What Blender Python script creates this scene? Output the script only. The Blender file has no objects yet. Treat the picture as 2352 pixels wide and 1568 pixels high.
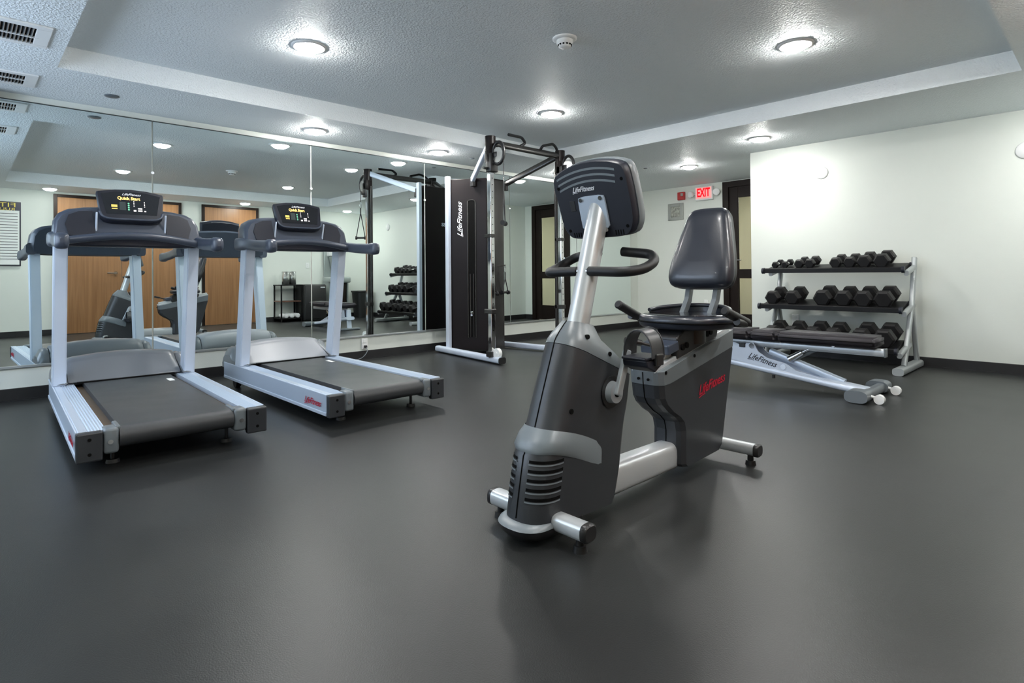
import bpy, bmesh, math, random
from mathutils import Vector, Matrix
PI=math.pi
random.seed(4)
C=bpy.context.scene.collection
V=Vector
# ------------------------------------------------------------ materials
def mat(name,col,rough=.5,metal=0.,bump=0.,bscale=200.,var=0.,vscale=8.,coat=0.,emit=None,estr=1.,trans=0.,spec=.5,bdist=.002,detail=4.):
    m=bpy.data.materials.new(name);m.use_nodes=True
    nt=m.node_tree;b=nt.nodes['Principled BSDF']
    b.inputs['Base Color'].default_value=(*col,1);b.inputs['Roughness'].default_value=rough;b.inputs['Metallic'].default_value=metal
    b.inputs['Specular IOR Level'].default_value=spec
    b.inputs['Coat Weight'].default_value=coat
    b.inputs['Transmission Weight'].default_value=trans
    if emit: b.inputs['Emission Color'].default_value=(*emit,1);b.inputs['Emission Strength'].default_value=estr
    tc=nt.nodes.new('ShaderNodeTexCoord')
    if bump:
        n=nt.nodes.new('ShaderNodeTexNoise');n.inputs['Scale'].default_value=bscale;n.inputs['Detail'].default_value=detail
        nt.links.new(tc.outputs['Object'],n.inputs['Vector'])
        bp=nt.nodes.new('ShaderNodeBump');bp.inputs['Strength'].default_value=bump;bp.inputs['Distance'].default_value=bdist
        nt.links.new(n.outputs['Fac'],bp.inputs['Height']);nt.links.new(bp.outputs['Normal'],b.inputs['Normal'])
    if var:
        n=nt.nodes.new('ShaderNodeTexNoise');n.inputs['Scale'].default_value=vscale;n.inputs['Detail'].default_value=6
        nt.links.new(tc.outputs['Object'],n.inputs['Vector'])
        cr=nt.nodes.new('ShaderNodeValToRGB')
        cr.color_ramp.elements[0].position=.3;cr.color_ramp.elements[1].position=.7
        cr.color_ramp.elements[0].color=(*[c*(1-var) for c in col],1);cr.color_ramp.elements[1].color=(*[min(1,c*(1+var)) for c in col],1)
        nt.links.new(n.outputs['Fac'],cr.inputs['Fac']);nt.links.new(cr.outputs['Color'],b.inputs['Base Color'])
        mr=nt.nodes.new('ShaderNodeMapRange');mr.inputs['To Min'].default_value=max(.02,rough-.06);mr.inputs['To Max'].default_value=min(1,rough+.06)
        nt.links.new(n.outputs['Fac'],mr.inputs['Value']);nt.links.new(mr.outputs['Result'],b.inputs['Roughness'])
    return m
M={}
M['floor']=mat('rubber_floor',(.0185,.0195,.0195),.36,bump=.3,bscale=240,var=.22,vscale=1.4,spec=.38)
M['wall']=mat('painted_wall',(.675,.71,.66),.55,bump=.25,bscale=120,var=.015,vscale=2)
M['ceil']=mat('textured_ceiling',(.80,.85,.87),.62,bump=.9,bscale=75,bdist=.009,detail=2)
M['base']=mat('rubber_base',(.012,.012,.013),.45,var=.1)
M['mirror']=mat('mirror_glass',(.84,.91,.90),.0,1.,var=0.)
M['alu']=mat('aluminium_trim',(.62,.65,.66),.3,.9)
M['channel']=mat('dark_channel',(.06,.075,.075),.4,.6)
M['silver']=mat('silver_paint',(.52,.60,.71),.34,.35,bump=.05,bscale=600)
M['silver2']=mat('satin_tube',(.58,.61,.63),.33,.45,bump=.03,bscale=500)
M['bsilver']=mat('pearl_paint',(.58,.65,.76),.34,.2,bump=.05,bscale=600)
M['chrome']=mat('chrome',(.75,.75,.75),.08,1.)
M['crank']=mat('polished_alloy',(.50,.54,.58),.25,.45)
M['white']=mat('white_plastic',(.80,.81,.80),.4)
M['grey']=mat('slate_plastic',(.028,.031,.036),.36,bump=.15,bscale=500,var=.05)
M['lgrey']=mat('pale_grey_plastic',(.13,.15,.165),.32,bump=.1,bscale=500)
M['band']=mat('fog_plastic',(.17,.195,.215),.34,bump=.1,bscale=500)
M['hood']=mat('hood_plastic',(.13,.14,.155),.3,bump=.1,bscale=400)
M['hood2']=mat('pale_hood_plastic',(.25,.265,.29),.40,bump=.1,bscale=400)
M['navy']=mat('dusk_blue_plastic',(.042,.053,.078),.33,bump=.12,bscale=500,var=.04)
M['navy2']=mat('dark_navy_plastic',(.013,.015,.024),.4,bump=.15,bscale=500,spec=.35)  # the plastic's own dark navy colour
M['black']=mat('black_plastic',(.012,.012,.013),.4,bump=.1,bscale=400)
M['gloss']=mat('gloss_black',(.010,.011,.014),.12,coat=.5)
M['vinyl']=mat('black_vinyl',(.016,.019,.028),.30,bump=.2,bscale=350,coat=.15)
M['foam']=mat('foam_grip',(.010,.0105,.012),.42,bump=.3,bscale=700,spec=.35)
M['belt']=mat('running_belt',(.036,.039,.043),.36,bump=.35,bscale=900,var=.06,vscale=6)
M['deck']=mat('deck_board',(.10,.066,.040),.5,var=.2,vscale=12)
M['shroud']=mat('espresso_metal',(.0085,.006,.0062),.38,.0,spec=.18)
M['shroud2']=mat('smoke_metal',(.07,.068,.066),.22,.7)
M['hex']=mat('rubber_hex',(.008,.0075,.008),.5,bump=.3,bscale=300,spec=.3)
M['upad']=mat('charcoal_vinyl',(.027,.025,.031),.5,bump=.3,bscale=400,spec=.3)
M['rackm']=mat('grey_powder',(.42,.45,.46),.36,.45)
M['tray']=mat('black_tray',(.005,.005,.0055),.45,spec=.2)
M['doorb']=mat('espresso_wood',(.012,.0075,.006),.45,var=.15,vscale=6,spec=.15)
M['red']=mat('red_plastic',(.42,.02,.02),.4)
M['redtext']=mat('red_lettering',(.42,.008,.03),.4)
M['whitetext']=mat('white_lettering',(.85,.86,.9),.4)
M['blacktext']=mat('black_lettering',(.02,.02,.03),.4)
M['amber']=mat('amber_led',(.1,.06,.0),.4,emit=(1,.62,.16),estr=3)
M['green']=mat('green_led',(.02,.1,.06),.4,emit=(.25,.8,.5),estr=.8)
M['pale']=mat('button_led',(.4,.4,.4),.4,emit=(1,.88,.85),estr=1.0)
M['dimled']=mat('dim_panel',(.03,.045,.045),.4)
M['yellowp']=mat('yellow_panel',(.5,.38,.08),.4,emit=(1,.75,.2),estr=.5)
M['exitred']=mat('exit_led',(.35,.0,.0),.5,emit=(1,.0,.008),estr=1.3,spec=.1)
M['exitface']=mat('exit_face',(.85,.55,.52),.4,emit=(1,.22,.22),estr=.35)
M['lens']=mat('lamp_lens',(.9,.9,.9),.4,emit=(1.,.985,.955),estr=300)
M['lens2']=mat('corridor_lens',(.9,.9,.9),.4,emit=(1,.93,.82),estr=420)
M['stain']=mat('brushed_steel',(.55,.56,.55),.22,.95)
M['towel']=mat('white_towel',(.82,.83,.84),.9,bump=.8,bscale=150,bdist=.006)
M['bin']=mat('bin_plastic',(.014,.015,.015),.45)
M['wshelf']=mat('brown_shelf',(.11,.045,.025),.45,var=.2,vscale=10)
M['blue']=mat('blue_label',(.05,.16,.45),.4)
M['fount']=mat('grey_steel',(.36,.40,.39),.35,.5)
M['mstone']=mat('corridor_wall',(.50,.47,.38),.6)
M['dark']=mat('dark_slot',(.003,.003,.003),.8,spec=.1)
M['frame']=mat('picture_frame',(.34,.35,.33),.3,.7)
M['cork']=mat('print_paper',(.30,.31,.27),.5,var=.5,vscale=30)
M['paper']=mat('poster_paper',(.80,.82,.80),.5)
M['yell']=mat('yellow_text',(.75,.6,.12),.5)
g=mat('door_glass',(.55,.60,.58),.02,trans=1.);M['glass']=g;g.node_tree.nodes['Principled BSDF'].inputs['IOR'].default_value=1.1
# wood: wave
def wood(name,c1,c2,axis='Z'):
    m=bpy.data.materials.new(name);m.use_nodes=True;nt=m.node_tree;b=nt.nodes['Principled BSDF']
    tc=nt.nodes.new('ShaderNodeTexCoord');mp=nt.nodes.new('ShaderNodeMapping');mp.inputs['Scale'].default_value=(14,14,.5)
    n=nt.nodes.new('ShaderNodeTexNoise');n.inputs['Scale'].default_value=2.2;n.inputs['Detail'].default_value=8;n.inputs['Distortion'].default_value=.6
    cr=nt.nodes.new('ShaderNodeValToRGB');cr.color_ramp.elements[0].position=.3;cr.color_ramp.elements[1].position=.72
    cr.color_ramp.elements[0].color=(*c1,1);cr.color_ramp.elements[1].color=(*c2,1)
    nt.links.new(tc.outputs['Object'],mp.inputs['Vector']);nt.links.new(mp.outputs['Vector'],n.inputs['Vector'])
    nt.links.new(n.outputs['Fac'],cr.inputs['Fac']);nt.links.new(cr.outputs['Color'],b.inputs['Base Color']);b.inputs['Roughness'].default_value=.38
    return m
M['wood']=wood('maple_veneer',(.185,.085,.030),(.27,.135,.055))
# ------------------------------------------------------------ mesh builder
class MB:
    def __init__(s): s.v=[];s.f=[];s.sm=[]
    def add(s,vs,fs,smooth=False,mtx=None):
        o=len(s.v)
        s.v+=[tuple(mtx@V(v)) if mtx else tuple(v) for v in vs]
        s.f+=[tuple(o+i for i in f) for f in fs];s.sm+=[smooth]*len(fs);return s
    def bm(s,bm,smooth=False,mtx=None):
        bm.verts.ensure_lookup_table();bm.verts.index_update()
        s.add([v.co.copy() for v in bm.verts],[[v.index for v in f.verts] for f in bm.faces],smooth,mtx);bm.free();return s
    def box(s,c,d,rot=None,bev=0.,seg=2,mtx=None):
        bm=bmesh.new();bmesh.ops.create_cube(bm,size=1);bmesh.ops.scale(bm,vec=d,verts=bm.verts)
        if bev: bmesh.ops.bevel(bm,geom=bm.edges[:],offset=min(bev,min(d)*.49),segments=seg,affect='EDGES',profile=.5)
        m=Matrix.Translation(c)
        if rot is not None: m=m@(rot if isinstance(rot,Matrix) else Matrix.Rotation(rot[1],4,rot[0]))
        if mtx: m=mtx@m
        return s.bm(bm,bev>.008,m)
    def cyl(s,p0,p1,r0,r1=None,n=20,cap=True,flat=(1,1),up=None):
        r1=r0 if r1 is None else r1;p0=V(p0);p1=V(p1);d=(p1-p0).normalized()
        u=V(up) if up else (V((0,0,1)) if abs(d.z)<.9 else V((1,0,0)))
        a=d.cross(u).normalized();b=a.cross(d).normalized()
        vs=[];fs=[]
        for p,r in ((p0,r0),(p1,r1)):
            for i in range(n): t=2*PI*i/n;vs.append(p+a*math.cos(t)*r*flat[0]+b*math.sin(t)*r*flat[1])
        fs=[(i,(i+1)%n,n+(i+1)%n,n+i) for i in range(n)]
        s.add(vs,fs,True)
        if cap: s.add(vs[:n],[tuple(range(n))[::-1]]);s.add(vs[n:],[tuple(range(n))])
        return s
    def tube(s,pts,r,n=14,closed=False,prof=None,caps=True,fillet=0):
        P=[V(p) for p in pts]
        if fillet:
            Q=[P[0]]
            for i in range(1,len(P)-1):
                a=(P[i-1]-P[i]);b=(P[i+1]-P[i]);f=min(fillet,a.length*.48,b.length*.48);a.normalize();b.normalize()
                p0=P[i]+a*f;p2=P[i]+b*f
                for k in range(7):
                    t=k/6;Q.append(p0*(1-t)**2+P[i]*2*t*(1-t)+p2*t*t)
            Q.append(P[-1]);P=Q
        if prof is None: prof=[(math.cos(2*PI*i/n)*r,math.sin(2*PI*i/n)*r) for i in range(n)]
        n=len(prof);vs=[];fs=[];m=len(P)
        t0=(P[1]-P[0]).normalized();u=V((0,0,1)) if abs(t0.z)<.9 else V((0,1,0))
        a=t0.cross(u).normalized()
        for i,p in enumerate(P):
            if closed: t=(P[(i+1)%m]-P[i-1]).normalized()
            else: t=(P[min(i+1,m-1)]-P[max(i-1,0)]).normalized()
            a=(a-t*a.dot(t)).normalized();b=a.cross(t).normalized()
            vs+=[p+a*x+b*y for x,y in prof]
        for i in range(m if closed else m-1):
            j=(i+1)%m
            fs+=[(i*n+k,i*n+(k+1)%n,j*n+(k+1)%n,j*n+k) for k in range(n)]
        s.add(vs,fs,n>8)
        if not closed and caps: s.add(vs[:n],[tuple(range(n))[::-1]]);s.add(vs[-n:],[tuple(range(n))])
        return s
    def prism(s,poly,a,b,plane='yz',bev=0.,seg=2,mtx=None,smooth=False):
        bm=bmesh.new()
        def P(p,t):
            return {'yz':(t,p[0],p[1]),'xz':(p[0],t,p[1]),'xy':(p[0],p[1],t)}[plane]
        vs=[bm.verts.new(P(p,a)) for p in poly];f=bm.faces.new(vs)
        r=bmesh.ops.extrude_face_region(bm,geom=[f]);nv=[x for x in r['geom'] if isinstance(x,bmesh.types.BMVert)]
        d=V(P((0,0),b))-V(P((0,0),a));bmesh.ops.translate(bm,verts=nv,vec=d)
        bmesh.ops.recalc_face_normals(bm,faces=bm.faces)
        if bev: bmesh.ops.bevel(bm,geom=[e for e in bm.edges],offset=bev,segments=seg,affect='EDGES',profile=.5)
        return s.bm(bm,smooth,mtx)
    def loft(s,secs,smooth=True,cap0=True,cap1=True):
        n=len(secs[0]);vs=[V(p) for q in secs for p in q];fs=[]
        for i in range(len(secs)-1): fs+=[(i*n+k,i*n+(k+1)%n,(i+1)*n+(k+1)%n,(i+1)*n+k) for k in range(n)]
        s.add(vs,fs,smooth)
        if cap0: s.add(secs[0],[tuple(range(n))[::-1]])
        if cap1: s.add(secs[-1],[tuple(range(n))])
        return s
    def lathe(s,prof,c,axis=(0,0,1),n=28):
        ax=V(axis).normalized();u=V((1,0,0)) if abs(ax.x)<.9 else V((0,1,0));a=ax.cross(u).normalized();b=ax.cross(a)
        secs=[]
        for r,h in prof: secs.append([V(c)+ax*h+(a*math.cos(2*PI*i/n)+b*math.sin(2*PI*i/n))*max(r,1e-4) for i in range(n)])
        return s.loft(secs)
def obj(name,mb,m,parent=None,label=None,local=False,auto=True):
    me=bpy.data.meshes.new(name);off=V((0,0,0));inv=None
    if parent is not None and not local:
        q=parent
        while q.parent: q=q.parent
        inv=q.matrix_basis.inverted()
    me.from_pydata([tuple(inv@V(v)) if inv else v for v in mb.v],[],mb.f);me.update()
    bm=bmesh.new();bm.from_mesh(me);bmesh.ops.recalc_face_normals(bm,faces=bm.faces);bm.to_mesh(me);bm.free()
    for p,sm in zip(me.polygons,mb.sm): p.use_smooth=sm
    me.materials.append(M[m] if isinstance(m,str) else m)
    o=bpy.data.objects.new(name,me);C.objects.link(o)
    if parent is not None: o.parent=parent
    if label: o['label']=label
    return o
def thing(name,label,cat,loc=(0,0,0),rz=0,group=None):
    o=bpy.data.objects.new(name,None);C.objects.link(o);o.empty_display_size=.1
    o.location=loc;o.rotation_euler=(0,0,rz);o.matrix_basis=Matrix.Translation(loc)@Matrix.Rotation(rz,4,'Z')
    o['label']=label;o['category']=cat
    if group:o['group']=group
    return o
def solo(name,mb,m,label,cat,origin=None,group=None):
    o=obj(name,mb,m);o['label']=label;o['category']=cat
    if group:o['group']=group
    if origin is not None:
        o.data.transform(Matrix.Translation(-V(origin)));o.location=origin
    return o
def struct(name,mb,m,parent=None):
    o=obj(name,mb,m,parent)
    if parent is None:o['kind']='structure'
    return o
def text(body,size,o,R,U,ext=.0015,shear=.0,width=None,bold=0.):
    cu=bpy.data.curves.new('t','FONT');cu.body=body;cu.size=size;cu.extrude=ext/2;cu.shear=shear;cu.align_x='CENTER';cu.align_y='CENTER';cu.offset=bold
    cu.resolution_u=3
    ob=bpy.data.objects.new('t',cu);C.objects.link(ob)
    dg=bpy.context.evaluated_depsgraph_get();me=bpy.data.meshes.new_from_object(ob.evaluated_get(dg))
    xs=[v.co.x for v in me.vertices];w=max(xs)-min(xs);k=(width/w) if width else 1.
    R=V(R).normalized();U=V(U).normalized();N=R.cross(U).normalized();o=V(o)
    mb=MB();mb.add([o+R*v.co.x*k+U*v.co.y+N*(v.co.z+ext/2) for v in me.vertices],[tuple(p.vertices) for p in me.polygons])
    bpy.data.objects.remove(ob);bpy.data.curves.remove(cu);bpy.data.meshes.remove(me)
    return mb
def logo(o,R,U,w,h,swash=True):
    """the brush-script wordmark of the machines, with the L's foot swept under the next letters"""
    mb=text('LifeFitness',h*1.25,o,R,U,shear=.45,width=w,bold=h*.012)
    R=V(R).normalized();U=V(U).normalized();N=R.cross(U).normalized();o=V(o)
    if swash:
        q=[(-.50,-.62),(-.40,-.50),(-.26,-.52),(-.25,-.60),(-.38,-.60),(-.47,-.72)]
        mb.add([o+R*x*w+U*y*h*.9+N*.001 for x,y in q],[tuple(range(6))])
    return mb
# ------------------------------------------------------------ room
ZC,Z2=2.3708,2.5272
XW,YS,YD,YE=6.3,-1.3,6.8655,8.6847
XR=2.84
TX0,TX1,TY0,TY1=.9193,5.4169,.4743,5.499
struct('floor',MB().box((3.1,4.6,-.05),(7.2,12.4,.1)),'floor')
struct('wall_left',MB().box((-.08,3.7,1.3),(.16,10.3,2.6)),'wall')
struct('wall_right',MB().box((XW+.08,2.8,1.3),(.16,8.3,2.6)),'wall')
WX0,WX1,WZ0,WZ1=.5,2.7,.85,2.2
w=MB().box((WX0/2,YS-.08,1.3),(WX0,.16,2.6)).box(((WX1+XW)/2,YS-.08,1.3),(XW-WX1,.16,2.6)).box(((WX0+WX1)/2,YS-.08,WZ0/2),(WX1-WX0,.16,WZ0)).box(((WX0+WX1)/2,YS-.08,(WZ1+2.6)/2),(WX1-WX0,.16,2.6-WZ1))
struct('wall_near',w,'wall')
wn=thing('window_1','x','window',((WX0+WX1)/2,YS-.08,WZ0));del wn['label'];del wn['category'];wn['kind']='structure'
for a,b,cc,dd in ((WX0,WX0+.05,WZ0,WZ1),(WX1-.05,WX1,WZ0,WZ1),(1.575,1.625,WZ0,WZ1),(WX0+.05,1.575,WZ0,WZ0+.05),(1.625,WX1-.05,WZ0,WZ0+.05),(WX0+.05,1.575,WZ1-.05,WZ1),(1.625,WX1-.05,WZ1-.05,WZ1)): obj('window_frame',MB().box(((a+b)/2,YS-.08,(cc+dd)/2),(b-a,.06,dd-cc),bev=.004),'white',wn)
pl_=bpy.data.lights.new('sky_portal','AREA');pl_.shape='RECTANGLE';pl_.size=WX1-WX0;pl_.size_y=WZ1-WZ0;pl_.cycles.is_portal=True
po=bpy.data.objects.new('sky_portal',pl_);C.objects.link(po);po.location=((WX0+WX1)/2,YS-.12,(WZ0+WZ1)/2);po.rotation_euler=(PI/2,0,0)
struct('wall_back',MB().box(((XR+6.46)/2,(YD+8.85)/2,1.3),(6.46-XR,8.85-YD,2.6)),'wall')
DX0,DX1=1.605,2.62
w=MB().box((DX0/2,YE+.06,1.3),(DX0,.12,2.6));w.box(((DX1+XR)/2,YE+.06,1.3),(XR-DX1,.12,2.6))
w.box(((DX0+DX1)/2,YE+.06,2.46),(DX1-DX0,.12,.2))
struct('wall_far',w,'wall')
c=MB()
c.box(((TX0-.1)/2,3.6,ZC+.15),(TX0+.1,10.6,.3));c.box(((TX1+XW+.1)/2,3.6,ZC+.15),(XW+.1-TX1,10.6,.3))
c.box(((TX0+TX1)/2,(YS-.1+TY0)/2,ZC+.15),(TX1-TX0,TY0-YS+.1,.3));c.box(((TX0+TX1)/2,(TY1+8.9)/2,ZC+.15),(TX1-TX0,8.9-TY1,.3))
c.box(((TX0+TX1)/2,(TY0+TY1)/2,Z2+.05),(TX1-TX0,TY1-TY0,.1))
struct('ceiling',c,'ceil')
# corridor behind the glazed door
cor=MB();cor.box((2.2,10.9,1.3),(3.2,.1,2.6));cor.box((.65,9.8,1.3),(.1,2.1,2.6));cor.box((3.75,9.8,1.3),(.1,2.1,2.6))
struct('wall_corridor',cor,'mstone')
struct('ceiling_corridor',MB().box((2.2,9.85,2.45),(3.2,2.2,.1)),'ceil')
# baseboards
BH=.0955
struct('baseboard_left',MB().box((.006,(YS+YE)/2,BH/2),(.012,YE-YS,BH),bev=.003).box((.012,(YS+YE)/2,.004),(.02,YE-YS,.008)),'base')
struct('baseboard_back',MB().box(((XR+XW)/2,YD-.006,BH/2),(XW-XR,.012,BH),bev=.003).box(((XR+XW)/2,YD-.012,.004),(XW-XR,.02,.008)),'base')
struct('baseboard_recess',MB().box((XR-.006,(YD+YE)/2,BH/2),(.012,YE-YD,BH),bev=.003),'base')
struct('baseboard_far',MB().box((DX0/2,YE-.006,BH/2),(DX0,.012,BH),bev=.003).box(((DX1+XR)/2,YE-.006,BH/2),(XR-DX1,.012,BH),bev=.003),'base')
rb=MB()
for a,b in ((YS,1.10),(2.98,3.33),(4.40,YD)): rb.box((XW-.006,(a+b)/2,BH/2),(.012,b-a,BH),bev=.003)
struct('baseboard_right',rb,'base')
# mirrors
ZT,ZB=2.3125,.264
edges=[-1.28,-.23,1.222,2.673,4.12,5.555,7.0,8.45]
labs=['wall mirror pane at the far left edge, beyond the nearer treadmill','wall mirror pane behind the nearer treadmill, left of the first seam',
 'wall mirror pane between the two treadmills, showing the wooden doors','wall mirror pane right of the farther treadmill, reflecting bench and dumbbells',
 'wall mirror pane directly behind the dark cable tower','wall mirror pane right of the cable tower, reflecting the dark glazed door','wall mirror pane nearest the exit corner, last along the wall']
for i in range(7):
    a,b=edges[i]+.006,edges[i+1]-.006
    t=thing('wall_mirror',labs[i],'mirror',(.008,(a+b)/2,ZB))
    t['group']='mirror panes along the left wall'
    obj('glass',MB().box((.010,(a+b)/2,(ZT+ZB)/2),(.006,b-a,ZT-ZB)),'mirror',t)
    obj('lower_channel',MB().box((.010,(a+b)/2,ZB-.006),(.02,b-a+.006,.02),bev=.002),'alu',t)
    obj('upper_channel',MB().box((.009,(a+b)/2,ZT+.004),(.012,b-a+.008,.009)),'channel',t)
    if 0<i: obj('clip',MB().cyl((.013,a-.004,1.86),(.019,a-.004,1.86),.012,n=14),'white',t)
# exit door
def yplane_box(mb,x0,x1,z0,z1,y0,y1,bev=.003): return mb.box(((x0+x1)/2,(y0+y1)/2,(z0+z1)/2),(x1-x0,y1-y0,z1-z0),bev=bev)
d=thing('door_1','espresso glazed door','door',(2.1,YE,0));del d['label'];del d['category'];d['kind']='structure'
fr=MB();yplane_box(fr,DX0-.01,DX0+.085,0,2.36,YE-.02,YE+.1);yplane_box(fr,DX1-.085,DX1+.01,0,2.36,YE-.02,YE+.1);yplane_box(fr,DX0+.085,DX1-.085,2.27,2.36,YE-.02,YE+.1)
obj('frame',fr,'doorb',d)
LX0,LX1=DX0+.085,DX1-.085
lf=MB();yplane_box(lf,LX0,LX0+.14,.01,2.27,YE+.01,YE+.05);yplane_box(lf,LX1-.14,LX1,.01,2.27,YE+.01,YE+.05)
yplane_box(lf,LX0+.14,LX1-.14,2.10,2.27,YE+.01,YE+.05);yplane_box(lf,LX0+.14,LX1-.14,.85,.99,YE+.01,YE+.05);yplane_box(lf,LX0+.14,LX1-.14,.01,.3,YE+.01,YE+.05)
obj('leaf',lf,'doorb',d)
gl=MB();yplane_box(gl,LX0+.14,LX1-.14,.99,2.10,YE+.026,YE+.034,0);yplane_box(gl,LX0+.14,LX1-.14,.3,.85,YE+.026,YE+.034,0)
obj('pane',gl,'glass',d)
h=MB();yplane_box(h,LX0+.045,LX0+.095,.95,1.27,YE-.002,YE+.01);obj('lock_plate',h,'chrome',d)
h=MB().cyl((LX0+.07,YE+.01,1.13),(LX0+.07,YE-.05,1.13),.012).cyl((LX0+.06,YE-.05,1.13),(LX0+.21,YE-.05,1.13),.010);obj('handle',h,'chrome',d)
# wooden doors on the right wall
def wdoor(n,y0,y1,pair):
    d=thing(n,'x','door',(XW,(y0+y1)/2,0));del d['label'];del d['category'];d['kind']='structure'
    H=2.30
    f=MB()
    for a,b in ((y0-.05,y0),(y1,y1+.05)): f.box((XW-.01,(a+b)/2,(H+.035)/2),(.05,b-a,H+.035),bev=.004)
    f.box((XW-.01,(y0+y1)/2,H+.01),(.05,y1-y0,.05),bev=.004);obj('frame',f,'doorb',d)
    ym=(y0+y1)/2
    L=[(y0,ym-.003),(ym+.003,y1)] if pair else [(y0,y1)]
    for a,b in L: obj('leaf',MB().box((XW-.012,(a+b)/2,H/2),(.03,b-a,H-.015),bev=.002),'wood',d)
    hy=ym-.09 if pair else y1-.1
    s=-1
    k=MB().cyl((XW-.02,hy,1.02),(XW-.045,hy,1.02),.032).cyl((XW-.04,hy,1.02),(XW-.09,hy,1.02),.013).cyl((XW-.085,hy+.01,1.02),(XW-.085,hy-.13,1.02),.011)
    obj('handle',k,'chrome',d)
wdoor('door_2',1.16,2.95,True);wdoor('door_3',3.40,4.36,False)
# ------------------------------------------------------------ ceiling lamps
Ls=[(.439,2.52,ZC,'soffit lamp above the nearer part of the mirror wall'),(.439,4.017,ZC,'soffit lamp beside the cable tower, second along the mirror wall'),(.439,6.17,ZC,'soffit lamp behind the exercise bike display, last along the mirror wall'),
 (5.889,1.03,ZC,'soffit lamp over the wooden double door, seen only in the mirror at far left'),(5.889,2.52,ZC,'soffit lamp near the double door, seen reflected beside the nearer treadmill display'),(5.889,4.017,ZC,'soffit lamp over the single wooden door, seen only in the mirror'),(5.889,6.178,ZC,'soffit lamp over the water fountain corner, seen only in the mirror'),
 (3.243,6.178,ZC,'soffit lamp in front of the dumbbell wall, above the round wall plate'),(1.913,7.086,ZC,'soffit lamp in the recess before the exit sign'),
 (2.03,1.744,Z2,'raised ceiling lamp above the treadmills, upper left of the photo'),(4.339,1.744,Z2,'raised ceiling lamp above the camera side, seen reflected at left'),
 (2.03,4.22,Z2,'raised ceiling lamp above the cable machine, smaller one at centre'),(4.339,4.22,Z2,'raised ceiling lamp at upper right, above the bench'),
 (3.24,-.45,ZC,'unseen soffit lamp added outside the frame to light the near end')]  # last entry is an unseen lamp, added as extra light for the near end
for x,y,z,l in Ls:
    t=thing('ceiling_lamp',l,'ceiling light',(x,y,z),0,'recessed round ceiling lamps')
    obj('trim_ring',MB().lathe([(.088,-.002),(.092,-.012),(.105,-.012),(.118,-.003),(.118,.002),(.088,.002)],(x,y,z)),'white',t)
    obj('lens',MB().lathe([(.088,-.003),(.082,-.018),(.055,-.034),(.001,-.040)],(x,y,z)),'lens',t)
t=thing('ceiling_lamp','corridor ceiling lamp behind the glazed door','ceiling light',(2.2,9.7,2.4))
obj('lens',MB().lathe([(.16,0),(.14,-.03),(.001,-.04)],(2.2,9.7,2.4)),'lens2',t)
# cover disc, smoke detector, sprinklers
solo('cover_plate',MB().lathe([(.05,0),(.052,-.004),(.046,-.008),(.001,-.009)],(.423,.861,ZC)),'lgrey','small grey round cover on the soffit near the ceiling registers','cover plate',(.423,.861,ZC))
for i,(x,y) in enumerate(((.41,4.55),(1.45,6.75))):
    t=thing('sprinkler_head',['small sprinkler cap on the soffit left of the cable machine top','small sprinkler cap on the recess ceiling left of the exit lamp'][i],'sprinkler',(x,y,ZC))
    obj('cap',MB().lathe([(.028,0),(.03,-.004),(.022,-.009),(.001,-.01)],(x,y,ZC)),'lgrey',t)
t=thing('smoke_detector','white round smoke detector on the raised ceiling, top centre','smoke detector',(3.319,2.946,Z2))
obj('base',MB().lathe([(.082,0),(.082,-.008),(.07,-.014),(.05,-.016)],(3.319,2.946,Z2)),'white',t)
obj('sensor_head',MB().lathe([(.055,-.012),(.055,-.035),(.045,-.04),(.043,-.058),(.02,-.066),(.001,-.066)],(3.319,2.946,Z2)),'white',t)
v=MB()
for i in range(12):
    a=2*PI*i/12;v.box((3.319+.045*math.cos(a),2.946+.045*math.sin(a),Z2-.049),(.006,.012,.009),('Z',a))
obj('vent_slot',v,'dark',t)
# registers in the soffit
for i,(x0,x1,y1,l) in enumerate(((1.30,1.69,.385,'white ceiling register at top left, larger of the two'),(.30,.64,.40,'white ceiling register nearer the mirror wall, below the larger one'))):
    y0=y1-.62;xm=(x0+x1)/2;ym=(y0+y1)/2
    t=thing('air_register',l,'air vent',(xm,ym,ZC))
    f=MB();z=ZC-.006
    for a,b,cc,dd in ((x0,x0+.05,y0,y1),(x1-.05,x1,y0,y1),(x0+.05,x1-.05,y0,y0+.07),(x0+.05,x1-.05,y1-.07,y1)): f.box(((a+b)/2,(cc+dd)/2,z),(b-a,dd-cc,.012),bev=.003)
    f.box((x0+.17,ym,z-.002),(.012,y1-y0-.1,.01))
    obj('frame',f,'white',t)
    obj('duct_opening',MB().box((xm,ym,ZC-.001),(x1-x0-.06,y1-y0-.08,.002)),'dark',t)
    n=26
    v=MB()
    for k in range(n):
        yy=y0+.085+(y1-y0-.17)*k/(n-1);v.box((xm,yy,ZC-.007),(x1-x0-.1,.003,.013),('X',.5))
    obj('louvre',v,'alu',t)
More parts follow.
